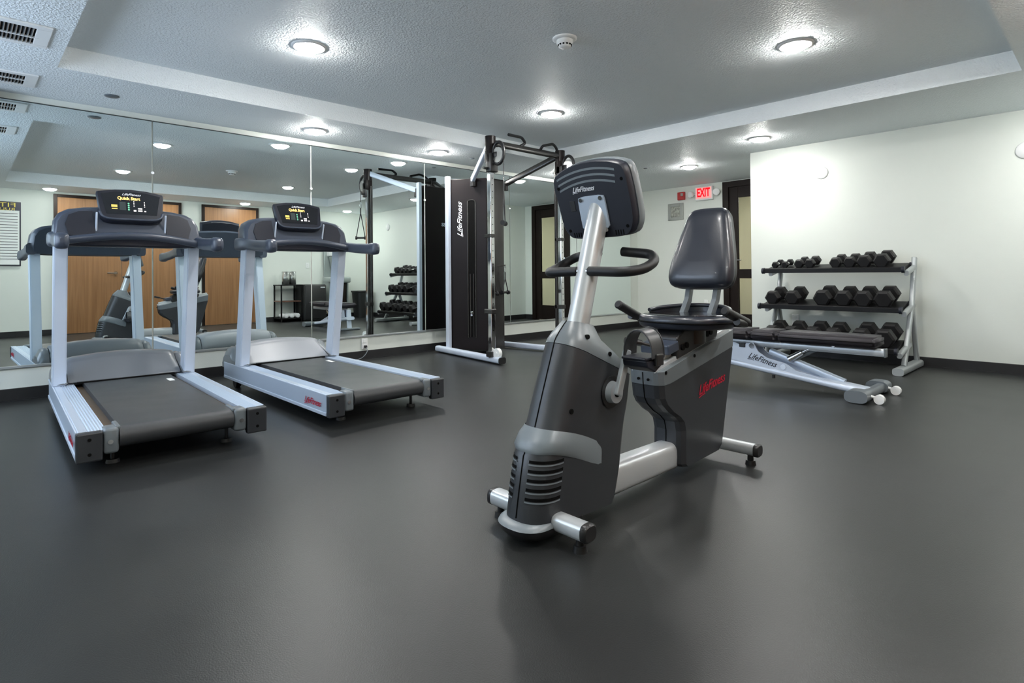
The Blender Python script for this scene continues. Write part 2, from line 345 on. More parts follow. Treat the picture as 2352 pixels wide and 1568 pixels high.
# ------------------------------------------------------------ fittings on walls
def plate(name,c,size,axis,label,cat,m='white',outlet=True,extra=None):
    t=thing(name,label,cat,c)
    c=V(c)
    if axis=='x': dd=(.008,size[0],size[1])
    else: dd=(size[0],.008,size[1])
    obj('face_plate',MB().box(c,dd,bev=.003),m,t)
    return t
t=plate('wall_outlet',(.012,3.289,.175),(.075,.12),'x','white wall outlet behind the farther treadmill with a plug in it','outlet')
for dz in (.03,-.03): obj('socket',MB().box((.017,3.289,.175+dz),(.004,.035,.032),bev=.001),'paper',t)
cd=thing('power_cord','thin grey cord plugged into the outlet behind the farther treadmill','cord',(.03,3.289,.14))
obj('plug',MB().box((.035,3.289,.143),(.035,.03,.03),bev=.006),'black',cd)
obj('cable',MB().tube([(.05,3.289,.14),(.10,3.28,.10),(.14,3.2,.04),(.2,3.0,.012),(.45,2.75,.008),(.55,2.5,.008)],.004,n=8,fillet=.05),'lgrey',cd)
for (x,y,z,l) in ((3.34,YD-.004,.40,'white outlet on the wall behind the dumbbell rack'),(1.30,YE-.004,.445,'white outlet on the exit wall seen between the seat supports')):
    t=plate('wall_outlet',(x,y,z),(.075,.12),'y',l,'outlet')
    for dz in (.03,-.03): obj('socket',MB().box((x,y-.006,z+dz),(.035,.004,.032),bev=.001),'paper',t)
t=plate('light_switch',(XW-.004,5.45,1.17),(.075,.12),'x','white light switch on the right wall, seen only in the mirror','light switch')
obj('rocker',MB().box((XW-.012,5.45,1.17),(.01,.03,.06),bev=.003),'paper',t)
for (x,z,r,l) in ((3.633,2.03,.068,'white round blank plate on the wall above the dumbbell rack'),(5.325,2.008,.075,'white round blank plate cut by the right edge of the photo')):
    solo('round_plate',MB().lathe([(r,0),(r,.008),(r-.006,.014),(.001,.016)],(x,YD,z),(0,-1,0)),'white',l,'wall plate',(x,YD,z))
# exit sign
t=thing('exit_sign','lit red exit sign with two emergency lamp heads on the far wall','exit sign',(1.30,YE,2.20))
obj('housing',MB().box((1.30,YE-.03,2.215),(.30,.06,.22),bev=.01),'white',t)
obj('face',MB().box((1.30,YE-.062,2.22),(.27,.006,.18),bev=.002),'exitface',t)
obj('lettering',text('EXIT',.19,(1.30,YE-.066,2.22),(1,0,0),(0,0,1),ext=.004,width=.22,bold=.005),'exitred',t)
for s in (-1,1): obj('lamp_head',MB().lathe([(.02,0),(.045,.02),(.055,.07),(.045,.075),(.001,.07)],(1.30+s*.205,YE-.02,2.22),(s*.35,-1,-.1),n=20).cyl((1.30+s*.15,YE-.02,2.22),(1.30+s*.2,YE-.03,2.22),.015),'white',t)
t=thing('fire_alarm','red fire alarm box on the far wall left of the exit sign','fire alarm',(.885,YE,2.21))
obj('housing',MB().box((.885,YE-.025,2.215),(.125,.05,.13),bev=.008),'red',t)
obj('strobe',MB().box((.91,YE-.055,2.235),(.04,.02,.05),bev=.006),'frame',t)
t=thing('framed_print','small square framed print on the far wall below the alarm','picture',(.77,YE,1.965))
fr=MB()
for a,b,cc,dd in ((-.14,-.085,-.14,.14),(.085,.14,-.14,.14),(-.085,.085,.085,.14),(-.085,.085,-.14,-.085)): yplane_box(fr,.77+a,.77+b,1.965+cc,1.965+dd,YE-.022,YE)
obj('frame',fr,'frame',t);obj('print',MB().box((.77,YE-.006,1.965),(.18,.01,.18)),'cork',t)
# poster on the right wall
t=thing('wall_poster','black framed notice with yellow heading, seen only in the mirror at far left','poster',(XW,.33,1.7))
obj('board',MB().box((XW-.01,.33,1.65),(.02,.74,1.02),bev=.003),'blacktext',t)
obj('sheet',MB().box((XW-.022,.33,1.59),(.004,.70,.86)),'paper',t)
obj('lettering',text('FITNESS',.10,(XW-.021,.36,2.105),(0,-1,0),(0,0,1),width=.55).add(*(lambda m:(m.v,m.f))(text('RULES',.06,(XW-.021,.5,2.04),(0,-1,0),(0,0,1),width=.25))),'yell',t)
ln=MB()
for k in range(17):
    L=random.uniform(.4,.6);ln.box((XW-.025,.66-L/2,1.97-.045*k),(.002,L,.008))
obj('text_line',ln,'blacktext',t)
# ------------------------------------------------------------ treadmill
def treadmill(label,loc,rz,hoodm):
    t=thing('treadmill',label,'treadmill',loc,rz,'treadmills facing the mirror wall')
    O=lambda n,mb,m,l=None,p=None: obj(n,mb,m,p or t,l,local=True)
    hw=.43
    for s in (-1,1):
        # side rail extrusion with ribbed top
        prof=[(s*.43,.070),(s*.43,.196),(s*.422,.204),(s*.400,.204)]
        for k in range(6):
            yy=.392-.013*k;prof+=[(s*(yy),.204),(s*(yy-.004),.200),(s*(yy-.009),.200)]
        prof+=[(s*.315,.203),(s*.312,.17),(s*.34,.10),(s*.34,.07)]
        m=MB();m.prism(prof,-.98,1.0,'yz');O('side_rail',m,'silver')
        m=MB();m.box((.01,s*.4315,.080),(1.96,.008,.022),bev=.003);m.box((.01,s*.4305,.2),(1.96,.007,.009),bev=.002);O('rail_lip',m,'bsilver')
        m=MB();m.box((1.018,s*.383,.133),(.045,.106,.140),bev=.008)
        e=O('end_cap',m,'grey')
        for dz in (-.035,.035): O('screw',MB().cyl((1.035,s*.383,.135+dz),(1.042,s*.383,.135+dz),.008,n=12),'dark',p=e)
        m=MB();m.box((.985,s*.296,.148),(.10,.064,.125),bev=.015);m.box((.95,s*.268,.205),(.14,.022,.018),bev=.006)
        e=O('roller_bracket',m,'lgrey');O('screw',MB().cyl((1.03,s*.30,.145),(1.04,s*.30,.145),.011,n=14),'chrome',p=e)
        # deck edge between belt and rail
        O('deck_board',MB().box((.1,s*.285,.165),(1.7,.075,.02)),'deck')
        # feet
        e=MB().cyl((.86,s*.27,.0),(.86,s*.27,.018),.032,.028,n=18).cyl((.86,s*.27,.018),(.86,s*.27,.10),.010,n=10);O('levelling_foot',e,'black')
        O('front_wheel',MB().cyl((-.80,s*.36,.045),(-.80,s*.40,.045),.045,n=24),'black')
    # belt
    pts=[];prof=[]
    top=.208;rr=.052
    loop=[(-.75,top),(.2,top),(.985,top)]
    for k in range(1,12): a=PI/2-PI*k/12;loop.append((.985+rr*math.cos(a),top-rr+rr*math.sin(a)))
    loop+=[(.985,top-2*rr),(-.75,top-2*rr)]
    for k in range(1,8): a=-PI/2-PI*k/8;loop.append((-.75+rr*math.cos(a),top-rr+rr*math.sin(a)))
    m=MB();n=len(loop);vs=[(x,-.262,z) for x,z in loop]+[(x,.262,z) for x,z in loop]
    m.add(vs,[(i,(i+1)%n,n+(i+1)%n,n+i) for i in range(n)],True);m.add(vs[:n],[tuple(range(n))]);m.add(vs[n:],[tuple(range(n))])
    O('running_belt',m,'belt')
    O('underframe',MB().box((-.1,0,.088),(1.5,.5,.03)).box((.80,0,.085),(.08,.56,.03)),'black')
    # motor hood : rounded arch swept across
    def arch(y,zt,xr,low=.212):
        return [(-1.03,y,low-.06),(-1.035,y,zt*.7),(-1.00,y,zt-.03),(-.95,y,zt-.004),(-.86,y,zt),(-.835,y,zt-.004),(-.815,y,zt-.014),(-.805,y,zt-.024),(-.795,y,zt-.034),(xr-.014,y,low+.010),(xr,y,low)]
    secs=[arch(-.345,.335,-.60),arch(-.338,.352,-.60),arch(-.30,.362,-.60),arch(-.15,.378,-.585),arch(0,.384,-.58),arch(.15,.378,-.585),arch(.30,.362,-.60),arch(.338,.352,-.60),arch(.345,.335,-.60)]
    O('motor_hood',MB().loft(secs),hoodm)
    O('hood_gap',MB().box((-.578,0,.211),(.02,.60,.012),bev=.003),'dark')
    for s in (-1,1):
        secs=[arch(s*.350,.330,-.56),arch(s*.375,.342,-.55),arch(s*.405,.325,-.56),arch(s*.428,.27,-.58)]
        O('hood_cheek',MB().loft(secs),'lgrey' if hoodm=='hood2' else hoodm)
        # front part of the frame under the hood
    # uprights
    for s in (-1,1):
        m=MB();x0,x1=-.690,-.535;z0,z1=.20,1.20
        sec=lambda x,z,k:[(x,s*.395-.0375,z),(x+.125*k,s*.395-.0375,z),(x+.125*k,s*.395+.0375,z),(x,s*.395+.0375,z)]
        bm=bmesh.new();a=[bm.verts.new(p) for p in sec(x0,z0,1.)];b=[bm.verts.new(p) for p in sec(x1,z1,1.)]
        bm.faces.new(a[::-1]);bm.faces.new(b)
        for i in range(4): bm.faces.new((a[i],a[(i+1)%4],b[(i+1)%4],b[i]))
        bmesh.ops.recalc_face_normals(bm,faces=bm.faces);bmesh.ops.bevel(bm,geom=bm.edges[:],offset=.006,segments=2,affect='EDGES')
        m.bm(bm);O('upright',m,'bsilver')
    # console body: wing outline in y-z swept in x, slightly tilted
    W=[(-.437,1.165),(-.442,1.24),(-.432,1.33),(-.405,1.378),(-.355,1.408),(-.27,1.425),(-.19,1.432),(0,1.44),(.19,1.432),(.27,1.425),(.355,1.408),(.405,1.378),(.432,1.33),(.442,1.24),(.437,1.165),(.30,1.158),(0,1.155),(-.30,1.158)]
    secs=[]
    for x,k,dz in ((-.63,.93,-.01),(-.61,.985,0),(-.55,1.,0),(-.47,1.,-.0),(-.43,.985,-.005),(-.415,.955,-.012)):
        secs.append([(x+ (z-1.3)*-.25,y*k,1.295+(z-1.295)*k+dz) for y,z in W])
    cb=O('console_body',MB().loft(secs),'navy')
    for s in (-1,1):
        # recessed cup tray panel
        q=[(s*.21,1.225),(s*.355,1.225),(s*.375,1.30),(s*.355,1.365),(s*.30,1.392),(s*.225,1.40)]
        m=MB();m.add([(-.409-(z-1.3)*.25,y,z) for y,z in q]+[(-.44-(z-1.3)*.25,y,z) for y,z in q],[tuple(range(6)),tuple(range(11,5,-1))]+[(i,(i+1)%6,6+(i+1)%6,6+i) for i in range(6)])
        O('cup_tray',m,'navy2',p=cb)
        m=MB().box((-.402,s*.205,1.305),(.012,.012,.17),('Y',.25),bev=.005);O('tray_edge',m,'bsilver',p=cb)
        # handrail with bulbous end
        m=MB();pr=[(.034*math.copysign(abs(math.cos(a))**.6,math.cos(a)),.045*math.copysign(abs(math.sin(a))**.6,math.sin(a))) for a in [2*PI*i/20 for i in range(20)]]
        secs=[]
        for x,z,k in ((-.60,1.205,1.15),(-.44,1.20,1.1),(-.42,1.198,.92),(-.2,1.178,.95),(.02,1.165,.98),(.07,1.163,1.12),(.115,1.162,1.05),(.135,1.162,.75),(.142,1.162,.3)):
            secs.append([(x,s*.425+a*k,z+b*k) for a,b in pr])
        m.loft(secs);O('handrail',m,'navy')
    # arched cross bar with pulse grips
    pts=[]
    for k in range(17):
        y=-.40+.8*k/16;pts.append((-.33+.05*math.cos(y/.42*PI/2),y,1.182+.045*math.cos(y/.40*PI/2)))
    O('cross_bar',MB().tube(pts,.026,n=16),'navy')
    O('console_skirt',MB().prism([(-.41,1.155),(.41,1.155),(.41,1.21),(.2,1.23),(-.2,1.23),(-.41,1.21)],-.52,-.37,'yz',bev=.01),'navy2')
    # display head, tilted
    tilt=Matrix.Translation((-.405,0,1.33))@Matrix.Rotation(-.34,4,'Y')
    W=[(-.165,0),(-.185,.02),(-.203,.20),(-.200,.215),(-.10,.236),(0,.243),(.10,.236),(.200,.215),(.203,.20),(.185,.02),(.165,0),(.12,-.012),(-.12,-.012)]
    secs=[]
    for x,k in ((-.035,.90),(-.025,.97),(0,1.),(.02,1.),(.032,.965)):
        secs.append([tilt@V((x,y*k,.115+(z-.115)*k)) for y,z in W])
    hd=O('display_head',MB().loft(secs),'navy2')
    f=lambda y,z,x=.034: tilt@V((x,y,z))
    W2=[(-.150,.045),(-.178,.195),(-.09,.215),(0,.221),(.09,.215),(.178,.195),(.150,.045)]
    O('screen',MB().add([f(y,z,.0335) for y,z in W2]+[f(y,z,.028) for y,z in W2],[tuple(range(7)),tuple(range(13,6,-1))]+[(i,(i+1)%7,7+(i+1)%7,7+i) for i in range(7)]),'gloss',p=hd)
    lip=MB().tube([f(-.187,.06,.03),f(-.180,.03,.034),f(-.150,.008,.036),f(-.1,.004,.036),f(.1,.004,.036),f(.150,.008,.036),f(.180,.03,.034),f(.187,.06,.03)],.008,n=10,fillet=.02)
    O('bezel_lip',lip,'navy',p=hd)
    R=tilt.to_3x3()@V((0,1,0));U=tilt.to_3x3()@V((0,0,1))
    O('brand_lettering',logo(f(0.0,.197,.0345),R,U,.115,.020,False),'whitetext',p=hd)
    O('display_lettering',text('Quick Start',.032,f(-.015,.166,.0345),R,U,width=.135,bold=.0006),'amber',p=hd)
    mm=MB().add([f(y,z,.0345) for y,z in ((-.120,.115),(-.085,.115),(-.085,.095),(-.120,.095))],[(0,1,2,3)]).add([f(y,z,.0345) for y,z in ((-.118,.088),(-.085,.088),(-.085,.080),(-.118,.080))],[(0,1,2,3)])
    O('bar_chart',mm,'yellowp',p=hd)
    O('key_panel',MB().add([f(y,z,.0343) for y,z in ((-.072,.138),(-.035,.138),(-.035,.076),(-.072,.076))],[(0,1,2,3)]),'dimled',p=hd)
    q=MB()
    for k in range(4): q.cyl(f(-.018,.128-.016*k,.034),f(-.018,.128-.016*k,.0352),.006,n=10)
    O('green_key',q,'green',p=hd)
    q=MB()
    for y,z,a,b in ((.018,.075,.008,.006),(.05,.092,.013,.005),(.05,.075,.013,.005),(.08,.073,.006,.004)):
        q.add([f(y-a,z-b,.0345),f(y+a,z-b,.0345),f(y+a,z+b,.0345),f(y-a,z+b,.0345)],[(0,1,2,3)])
    for k in range(4):
        for y in (.014,.078): q.add([f(y-.003,.105+.012*k,.0345),f(y+.003,.105+.012*k,.0345),f(y+.003,.111+.012*k,.0345),f(y-.003,.111+.012*k,.0345)],[(0,1,2,3)])
    O('stop_key',q,'pale',p=hd)
    O('brand_emblem',logo((.80,-.4362,.135),(1,0,0),(0,0,1),.24,.045),'redtext')
    O('warning_label',MB().add([(-.36,.20,.2085),(-.24,.20,.2085),(-.24,.235,.2085),(-.36,.235,.2085)],[(0,1,2,3)]),'paper')
    return t
treadmill('treadmill nearest the camera, its hood dark grey, at left edge of the room',(1.470,.862,0),math.radians(-2.0),'hood')
treadmill('second treadmill, nearer the cable machine, with a pale hood and red side emblem',(1.490,2.078,0),math.radians(-.4),'hood2')
# ------------------------------------------------------------ recumbent bike
BX=4.405
bk=thing('exercise_bike','dark grey recumbent exercise bike in the middle of the floor','exercise bike',(BX,2.15,0))
B=lambda n,mb,m,l=None,p=None: obj(n,mb,m,p or bk,l)
def rsec(yf,zf,yb,zb,w,rf=.07,rb=.03,nf=8,nb=4):
    """rounded plan outline between a front point and a back point"""
    L=abs(yb-yf);P=[]
    rf=min(rf,L*.45);wf=w
    for i in range(nf+1):
        a=PI/2*i/nf;P.append((w-w*.92*(1-math.sin(a)) if False else w*math.sin(a)**.8,rf*1.3*(1-math.cos(a))))
    for i in range(nb+1):
        a=PI/2*i/nb;P.append((w-rb*(1-math.cos(a)),L-rb*(1-math.sin(a))))
    full=P+[(-x,t) for x,t in reversed(P)][:-1]
    return [(BX+x,yf+(yb-yf)*t/L,zf+(zb-zf)*t/L) for x,t in full]
S=[(1.405,.055,1.86,.045,.098),(1.410,.085,1.875,.08,.099),(1.427,.18,1.905,.175,.098),(1.450,.295,1.928,.29,.096),(1.480,.335,1.938,.33,.095),(1.504,.37,1.948,.36,.094),(1.55,.50,1.970,.43,.094),(1.60,.635,1.985,.50,.094),(1.617,.680,1.988,.52,.093)]
sh=B('front_shroud',MB().loft([rsec(*q) for q in S]),'grey')
S2=[(1.617,.682,1.989,.522,.094),(1.628,.70,1.982,.545,.093),(1.648,.722,1.91,.61,.086),(1.672,.745,1.83,.672,.072),(1.690,.760,1.805,.735,.055)]
up=B('shroud_collar',MB().loft([rsec(*q) for q in S2]),'lgrey',p=sh)
B('collar_screw',MB().cyl((BX+.070,1.715,.70),(BX+.0865,1.713,.702),.009,n=12),'dark',p=sh);B('collar_screw',MB().cyl((BX+.088,1.84,.625),(BX+.094,1.84,.625),.009,n=12),'dark',p=sh)
# seam line and screw holes
pts=[(BX,q[0]-.001,q[1]) for q in S[1:]]+[(BX,q[0]-.001,q[1]) for q in S2]
B('seam',MB().tube(pts,.0022,n=6),'dark',p=sh)
B('screw_hole',MB().cyl((BX+.080,1.605,.44),(BX+.0952,1.605,.44),.010,n=14),'dark',p=sh)
# raised band: a skin offset from the shroud that runs round the front and tapers along the side
def surf(zf,off=0.):
    # front/back line interpolated
    for i in range(len(S)-1):
        if S[i][1]<=zf<=S[i+1][1]:
            k=(zf-S[i][1])/(S[i+1][1]-S[i][1]);return [S[i][j]*(1-k)+S[i+1][j]*k for j in range(5)]
def ring(zf,off):
    yf,z0,yb,zb,w=surf(zf);r=rsec(yf-off,z0,yb,zb,w+off,nf=14);return r
for s in (1,-1):
    top=[];bot=[]
    n=14
    def side(zf,off):
        r=ring(zf,off);h=r[:15]
        extra=[]
        yf,z0,yb,zb,w=surf(zf)
        yl=h[-1][1]
        for k in range(1,8): y=yl+(1.80-yl)*k/7;extra.append((BX+w+off*(1-k/7)+.0005,y,z0+(zb-z0)*(y-yf)/(yb-yf)))
        return h+extra
    A=side(.385,.004);Bm=side(.355,.013);D=side(.318,.012);E_=side(.305,.002)
    m=len(A)
    def bend(row,dz,e=1.): return [(BX+s*(x-BX),y,z-dz*(max(0,(y-1.50))/.30)**e) for x,y,z in row]
    A=bend(A,.095,1.6);Bm=bend(Bm,.092,1.5);D=bend(D,.108,1.3);E_=bend(E_,.112,1.3)
    mb=MB();vs=A+Bm+D+E_
    fs=[(r*m+i,r*m+i+1,(r+1)*m+i+1,(r+1)*m+i) for r in range(3) for i in range(m-1)]
    mb.add(vs,fs,True);B('shroud_band',mb,'band',p=sh)
# louvres
for k in range(5):
    z=.285-.031*k
    for s in (1,-1):
        r=ring(z,.0012);r2=ring(z-.010,.0012);lo=ring(z-.012,.003);lo2=ring(z-.017,.003)
        a,b=(2,15) if s==1 else (2,11)
        def row(q,ex): 
            o=[(BX+s*(x-BX),y,zz) for x,y,zz in q[a:b]]
            if s==1 and ex: x,y,zz=o[-1];o+= [(x,y+.02,zz)]
            return o
        A,B2=row(r,1),row(r2,1);m=len(A)
        B('louvre_slot',MB().add(A+B2,[(i,i+1,m+i+1,m+i) for i in range(m-1)],True),'dark',p=sh)
        A,B2=row(lo,1),row(lo2,1)
        B('louvre_lip',MB().add(A+B2,[(i,i+1,m+i+1,m+i) for i in range(m-1)],True),'band',p=sh)
B('base_foot',MB().loft([rsec(1.40,.018,1.62,.018,.085,rb=.02),rsec(1.378,.04,1.66,.04,.104,rb=.02),rsec(1.374,.062,1.66,.058,.107,rb=.02)]),'black')
B('base_trim',MB().loft([rsec(1.372,.060,1.56,.060,.108,rb=.02),rsec(1.380,.069,1.56,.067,.107,rb=.02),rsec(1.404,.076,1.56,.076,.099,rb=.02)]),'band')
# stabiliser bars
rp=lambda a,b,k=.7:[(a*math.copysign(abs(math.cos(t))**k,math.cos(t)),b*math.copysign(abs(math.sin(t))**k,math.sin(t))) for t in [2*PI*i/24 for i in range(24)]]
def bar(y,z,x0,x1,a,b):
    return MB().loft([[(x,y+u,z+v) for u,v in rp(a,b)] for x in (x0,x1)],True)
fb=B('front_stabilizer',bar(1.52,.072,BX-.225,BX+.228,.034,.030),'silver2')
rbq=B('rear_stabilizer',bar(2.80,.075,BX-.24,BX+.245,.032,.028),'silver2')
for p,y,z,xs in ((fb,1.52,.072,.228),(rbq,2.80,.075,.245)):
    for s in (-1,1):
        e=B('end_cap',MB().loft([[(BX+s*(xs+d),y+u*k,z+v*k) for u,v in rp(.035,.031)] for d,k in ((-.004,1),(.012,1),(.018,.8))]),'black',p=p)
        B('levelling_foot',MB().cyl((BX+s*(xs-.03),y,0),(BX+s*(xs-.03),y,.022),.026,.022,n=18).cyl((BX+s*(xs-.03),y,.02),(BX+s*(xs-.03),y,.05),.014,n=12),'black',p=p)
# lower beam
def ysec(y,zc,a,b): return [(BX+u,y,zc+v) for u,v in rp(a,b,.55)]
B('frame_beam',MB().loft([ysec(1.7,.098,.055,.066),ysec(2.40,.092,.055,.062)]),'silver2')
# rear body : side profile extruded with rounded front
SO=[(2.20,.500),(2.205,.43),(2.215,.385),(2.235,.355),(2.285,.315),(2.340,.285),(2.375,.255),(2.388,.21),(2.385,.06),(2.40,.045),(2.74,.058),(2.775,.085),(2.90,.545),(2.908,.640)]
n=len(SO)
def off(P,d):
    o=[]
    for i,p in enumerate(P):
        o.append(p)
    return o
def body(P,ws,name,m,par=None):
    # ws : list of (x, inset of the front edge)
    secs=[]
    for x,ins in ws:
        secs.append([(BX+x,y+(ins if y<2.45 else -ins*.2),z) for y,z in P])
    return B(name,MB().loft(secs,False),m,p=par)
ws=[(-.085,.035),(-.070,.012),(-.05,.003),(0,0),(.05,.003),(.070,.012),(.085,.035)]
UB=[(2.20,.505),(2.205,.445),(2.25,.447),(2.90,.558),(2.908,.645)]
LB=[(2.206,.443)]+SO[2:-1]+[(2.898,.556),(2.25,.446)]
rbdy=body(LB,ws,'rear_shroud','grey')
body(UB,[(x*1.02,i) for x,i in ws],'shroud_top_band','lgrey',rbdy)
B('seam',MB().tube([(BX,y-.0015,z) for y,z in [(2.20,.5),(2.206,.44)]+SO[2:9]],.0022,n=6),'dark',p=rbdy)
# cutout-blue front plates are the plain shroud; red emblem
sl=V((0,.98,.30)).normalized()
B('brand_emblem',logo((BX+.0868,2.665,.395),(0,.93,.13),(0,-.10,1),.27,.052),'redtext',p=rbdy)
# seat rail
def P2(y,dz=0): return .508+(y-2.2)*(.645-.508)/.705+dz
rail=MB()
rail.prism([(2.205,P2(2.205)-.01),(2.905,P2(2.905)-.01),(2.905,P2(2.905,.014)),(2.205,P2(2.205,.014))],BX-.062,BX+.062,'yz',bev=.003)
rail.prism([(2.215,P2(2.215)),(2.90,P2(2.90)),(2.90,P2(2.90,.04)),(2.215,P2(2.215,.04))],BX-.035,BX+.035,'yz',bev=.006)
B('seat_rail',rail,'silver2')
for a,b,rr_ in (((BX+.07,2.25,.50),(BX+.09,2.25,.50),.008),((BX+.07,2.50,.55),(BX+.09,2.50,.55),.008),((BX-.02,2.200,.47),(BX-.02,2.194,.47),.006),((BX+.03,2.200,.47),(BX+.03,2.194,.47),.006)): B('rail_bolt',MB().cyl(a,b,rr_,n=10),'dark')
car=B('seat_carriage',MB().prism([(2.38,P2(2.38,.0)),(2.76,P2(2.76,.0)),(2.775,.665),(2.44,.675),(2.38,.640)],BX-.070,BX+.070,'yz',bev=.008),'black')
B('carriage_step',MB().box((BX,2.34,.60),(.15,.09,.045),('X',.19),bev=.006),'navy',p=car)
for y in (2.42,2.455,2.65,2.685): B('roller',MB().cyl((BX+.068,y,P2(y,.045)),(BX+.078,y,P2(y,.045)),.014,n=14),'dark',p=car)
B('seat_lever',MB().cyl((BX+.03,2.30,.60),(BX-.02,2.22,.625),.008,n=10).cyl((BX-.02,2.22,.625),(BX-.06,2.155,.64),.015,n=14),'black',p=car)
# seat : bucket
def ell(cx,cy,z,a,b,n=36,tilt=0.): 
    return [(cx+a*math.copysign(abs(math.cos(t))**.85,math.cos(t)),cy+b*math.copysign(abs(math.sin(t))**.85,math.sin(t)),z+tilt*(math.sin(t)*b)) for t in [2*PI*i/n for i in range(n)]]
sc=(BX,2.585)
st=B('seat',MB().loft([ell(*sc,.672,.15,.14),ell(*sc,.676,.21,.19),ell(*sc,.688,.223,.201),ell(*sc,.716,.226,.204),ell(*sc,.730,.222,.200),ell(*sc,.737,.208,.186)]),'vinyl')
B('seat_cushion',MB().loft([ell(*sc,.735,.210,.188),ell(*sc,.741,.200,.178),ell(*sc,.740,.15,.13),ell(*sc,.739,.05,.04)]),'gloss',p=st)
lipp=[]
for i in range(25):
    a=PI*(-.02)+PI*1.04*i/24
    lipp.append((sc[0]+.205*math.cos(a),sc[1]+.185*math.sin(a),.752+.022*max(0,math.sin(a))))
lm=MB().tube(lipp,.010,n=10)
vv=[];
for x,y,z in lipp: vv+= [(x,y,.735),(x,y,z)]
lm.add(vv,[(2*i,2*i+2,2*i+3,2*i+1) for i in range(24)],True)
B('seat_rim',lm,'vinyl',p=st)
B('seat_welt',MB().tube(ell(*sc,.706,.2265,.2045,48),.004,n=8,closed=True),'dark',p=st)
B('seat_post',MB().cyl((BX,2.585,.60),(BX,2.585,.67),.09,n=24).box((BX+.02,2.47,.672),(.05,.03,.03),bev=.004),'black',p=st)
# side grips
for s in (-1,1):
    fr=MB().tube([(BX+s*.19,2.64,.70),(BX+s*.285,2.64,.70),(BX+s*.285,2.52,.72)],.017,n=14,fillet=.05)
    e=B('grip_arm',fr,'black')
    if s>0: a,b=(BX+.285,2.62,.708),(BX+.262,2.455,.768)
    else: a,b=(BX-.275,2.60,.705),(BX-.262,2.385,.785)
    m=MB().cyl(a,b,.0215,n=18);d=(V(b)-V(a)).normalized();m.cyl(b,V(b)+d*.006,.0215,.015,n=18)
    B('hand_grip',m,'foam',p=e)
# backrest
bt=math.atan2(.135,.42)
fr=Matrix.Translation((BX,2.705,.862))@Matrix.Rotation(-bt,4,'X')
def bo(k,y,w0=.178,w1=.108,h=.435):
    P=[];r=.05
    cs=[(w0-.0,0.0,r*1.25,0),(w0,0,0,0)]
    pts=[(-w0+.06,0),(w0-.06,0),(w0-.018,.014),(w0,.055),(w0-.006,.14),(w1+.01,h-.05),(w1-.008,h-.015),(w1-.04,h),(-w1+.04,h),(-w1+.008,h-.015),(-w1-.01,h-.05),(-w0+.006,.14),(-w0,.055),(-w0+.018,.014)]
    # smooth subdivision (chaikin)
    for _ in range(2):
        q=[]
        for i in range(len(pts)):
            a=pts[i];b=pts[(i+1)%len(pts)];q+=[(a[0]*.75+b[0]*.25,a[1]*.75+b[1]*.25),(a[0]*.25+b[0]*.75,a[1]*.25+b[1]*.75)]
        pts=q
    cx,cz=0,h*.45
    return [tuple(fr@V((cx+(x-cx)*k,y,cz+(z-cz)*k))) for x,z in pts]
br=B('backrest',MB().loft([bo(.35,-.046),bo(.7,-.043),bo(.88,-.036),bo(.97,-.020),bo(1.,-.004),bo(1.,.012),bo(.975,.018)]),'vinyl')
B('back_shell',MB().loft([bo(.985,.018),bo(.985,.036),bo(.94,.052),bo(.6,.058)]),'black',p=br)
for s in (-1,1):
    B('seat_upright',MB().tube([(BX+s*.075,2.66,.70),(BX+s*.075,2.735,.80),(BX+s*.08,2.80,1.0)],0,prof=[(-.012,-.018),(.012,-.018),(.012,.018),(-.012,.018)]),'lgrey')
# mast
dirm=V((0,.148,.482)).normalized()
ms=MB().cyl((BX,1.745,.70),(BX,1.908,1.235),.044,n=32);B('mast',ms,'silver2')
# console : back panel basis
U=V((0,-.30,1)).normalized();R=V((1,0,0));N=U.cross(R)  # N points to -Y side ?
N=V((0,-1,-.30)).normalized()
cc=V((BX-.010,1.895,1.243))
def cf(u,v,n): return cc+R*u+U*v+N*n
CO=[(-.155,-.150),(-.185,-.10),(-.190,.0),(-.198,.118),(-.13,.150),(-.04,.166),(.04,.166),(.13,.152),(.185,.128),(.192,.0),(.188,-.10),(.158,-.150),(.10,-.158),(-.10,-.158)]
def chk(P,n=2):
    for _ in range(n):
        q=[]
        for i in range(len(P)):
            a=P[i];b=P[(i+1)%len(P)];q+=[(a[0]*.8+b[0]*.2,a[1]*.8+b[1]*.2),(a[0]*.2+b[0]*.8,a[1]*.2+b[1]*.8)]
        P=q
    return P
CO=chk(CO)
con=B('console',MB().loft([[cf(u*k,v*k,n) for u,v in CO] for n,k in ((.030,.955),(.026,.975),(.0,.985),(-.012,.985))]),'navy2')
B('console_rim',MB().loft([[cf(u*k,v*k,n) for u,v in CO] for n,k in ((-.006,1.),(-.012,1.012),(-.040,1.012),(-.052,.98))]),'lgrey',p=con)
B('screen',MB().loft([[cf(u*k,v*k,n) for u,v in CO] for n,k in ((-.050,.93),(-.0535,.92))]),'gloss',p=con)
for k in range(3):
    r=[]
    for i in range(19):
        u=-.165+.30*i/18;r.append((u,.108-.024*k+.030*(1-((u+.0)/.17)**2)))
    v2=[cf(u*(1-.02*k),v,.0315) for u,v in r]+[cf(u*(1-.02*k),v-.009,.0315) for u,v in r]
    B('louvre_lip',MB().add(v2,[(i,i+1,20+i,19+i) for i in range(18)],True),'band',p=con)
B('brand_lettering',logo(cf(-.035,.055,.031),R,U,.115,.024),'whitetext',p=con)
for u,v in ((-.165,.070),(.160,.075),(-.145,-.115),(.150,-.112)): B('screw_hole',MB().cyl(cf(u,v,.028),cf(u,v,.0315),.007,n=12),'dark',p=con)
q=MB()
for k in range(4):
    for s in (-1,1): q.box(cf(s*(.09+.012*k),-.135,.0285),(.004,.006,.02),('X',.29))
B('vent_slot',q,'dark',p=con)
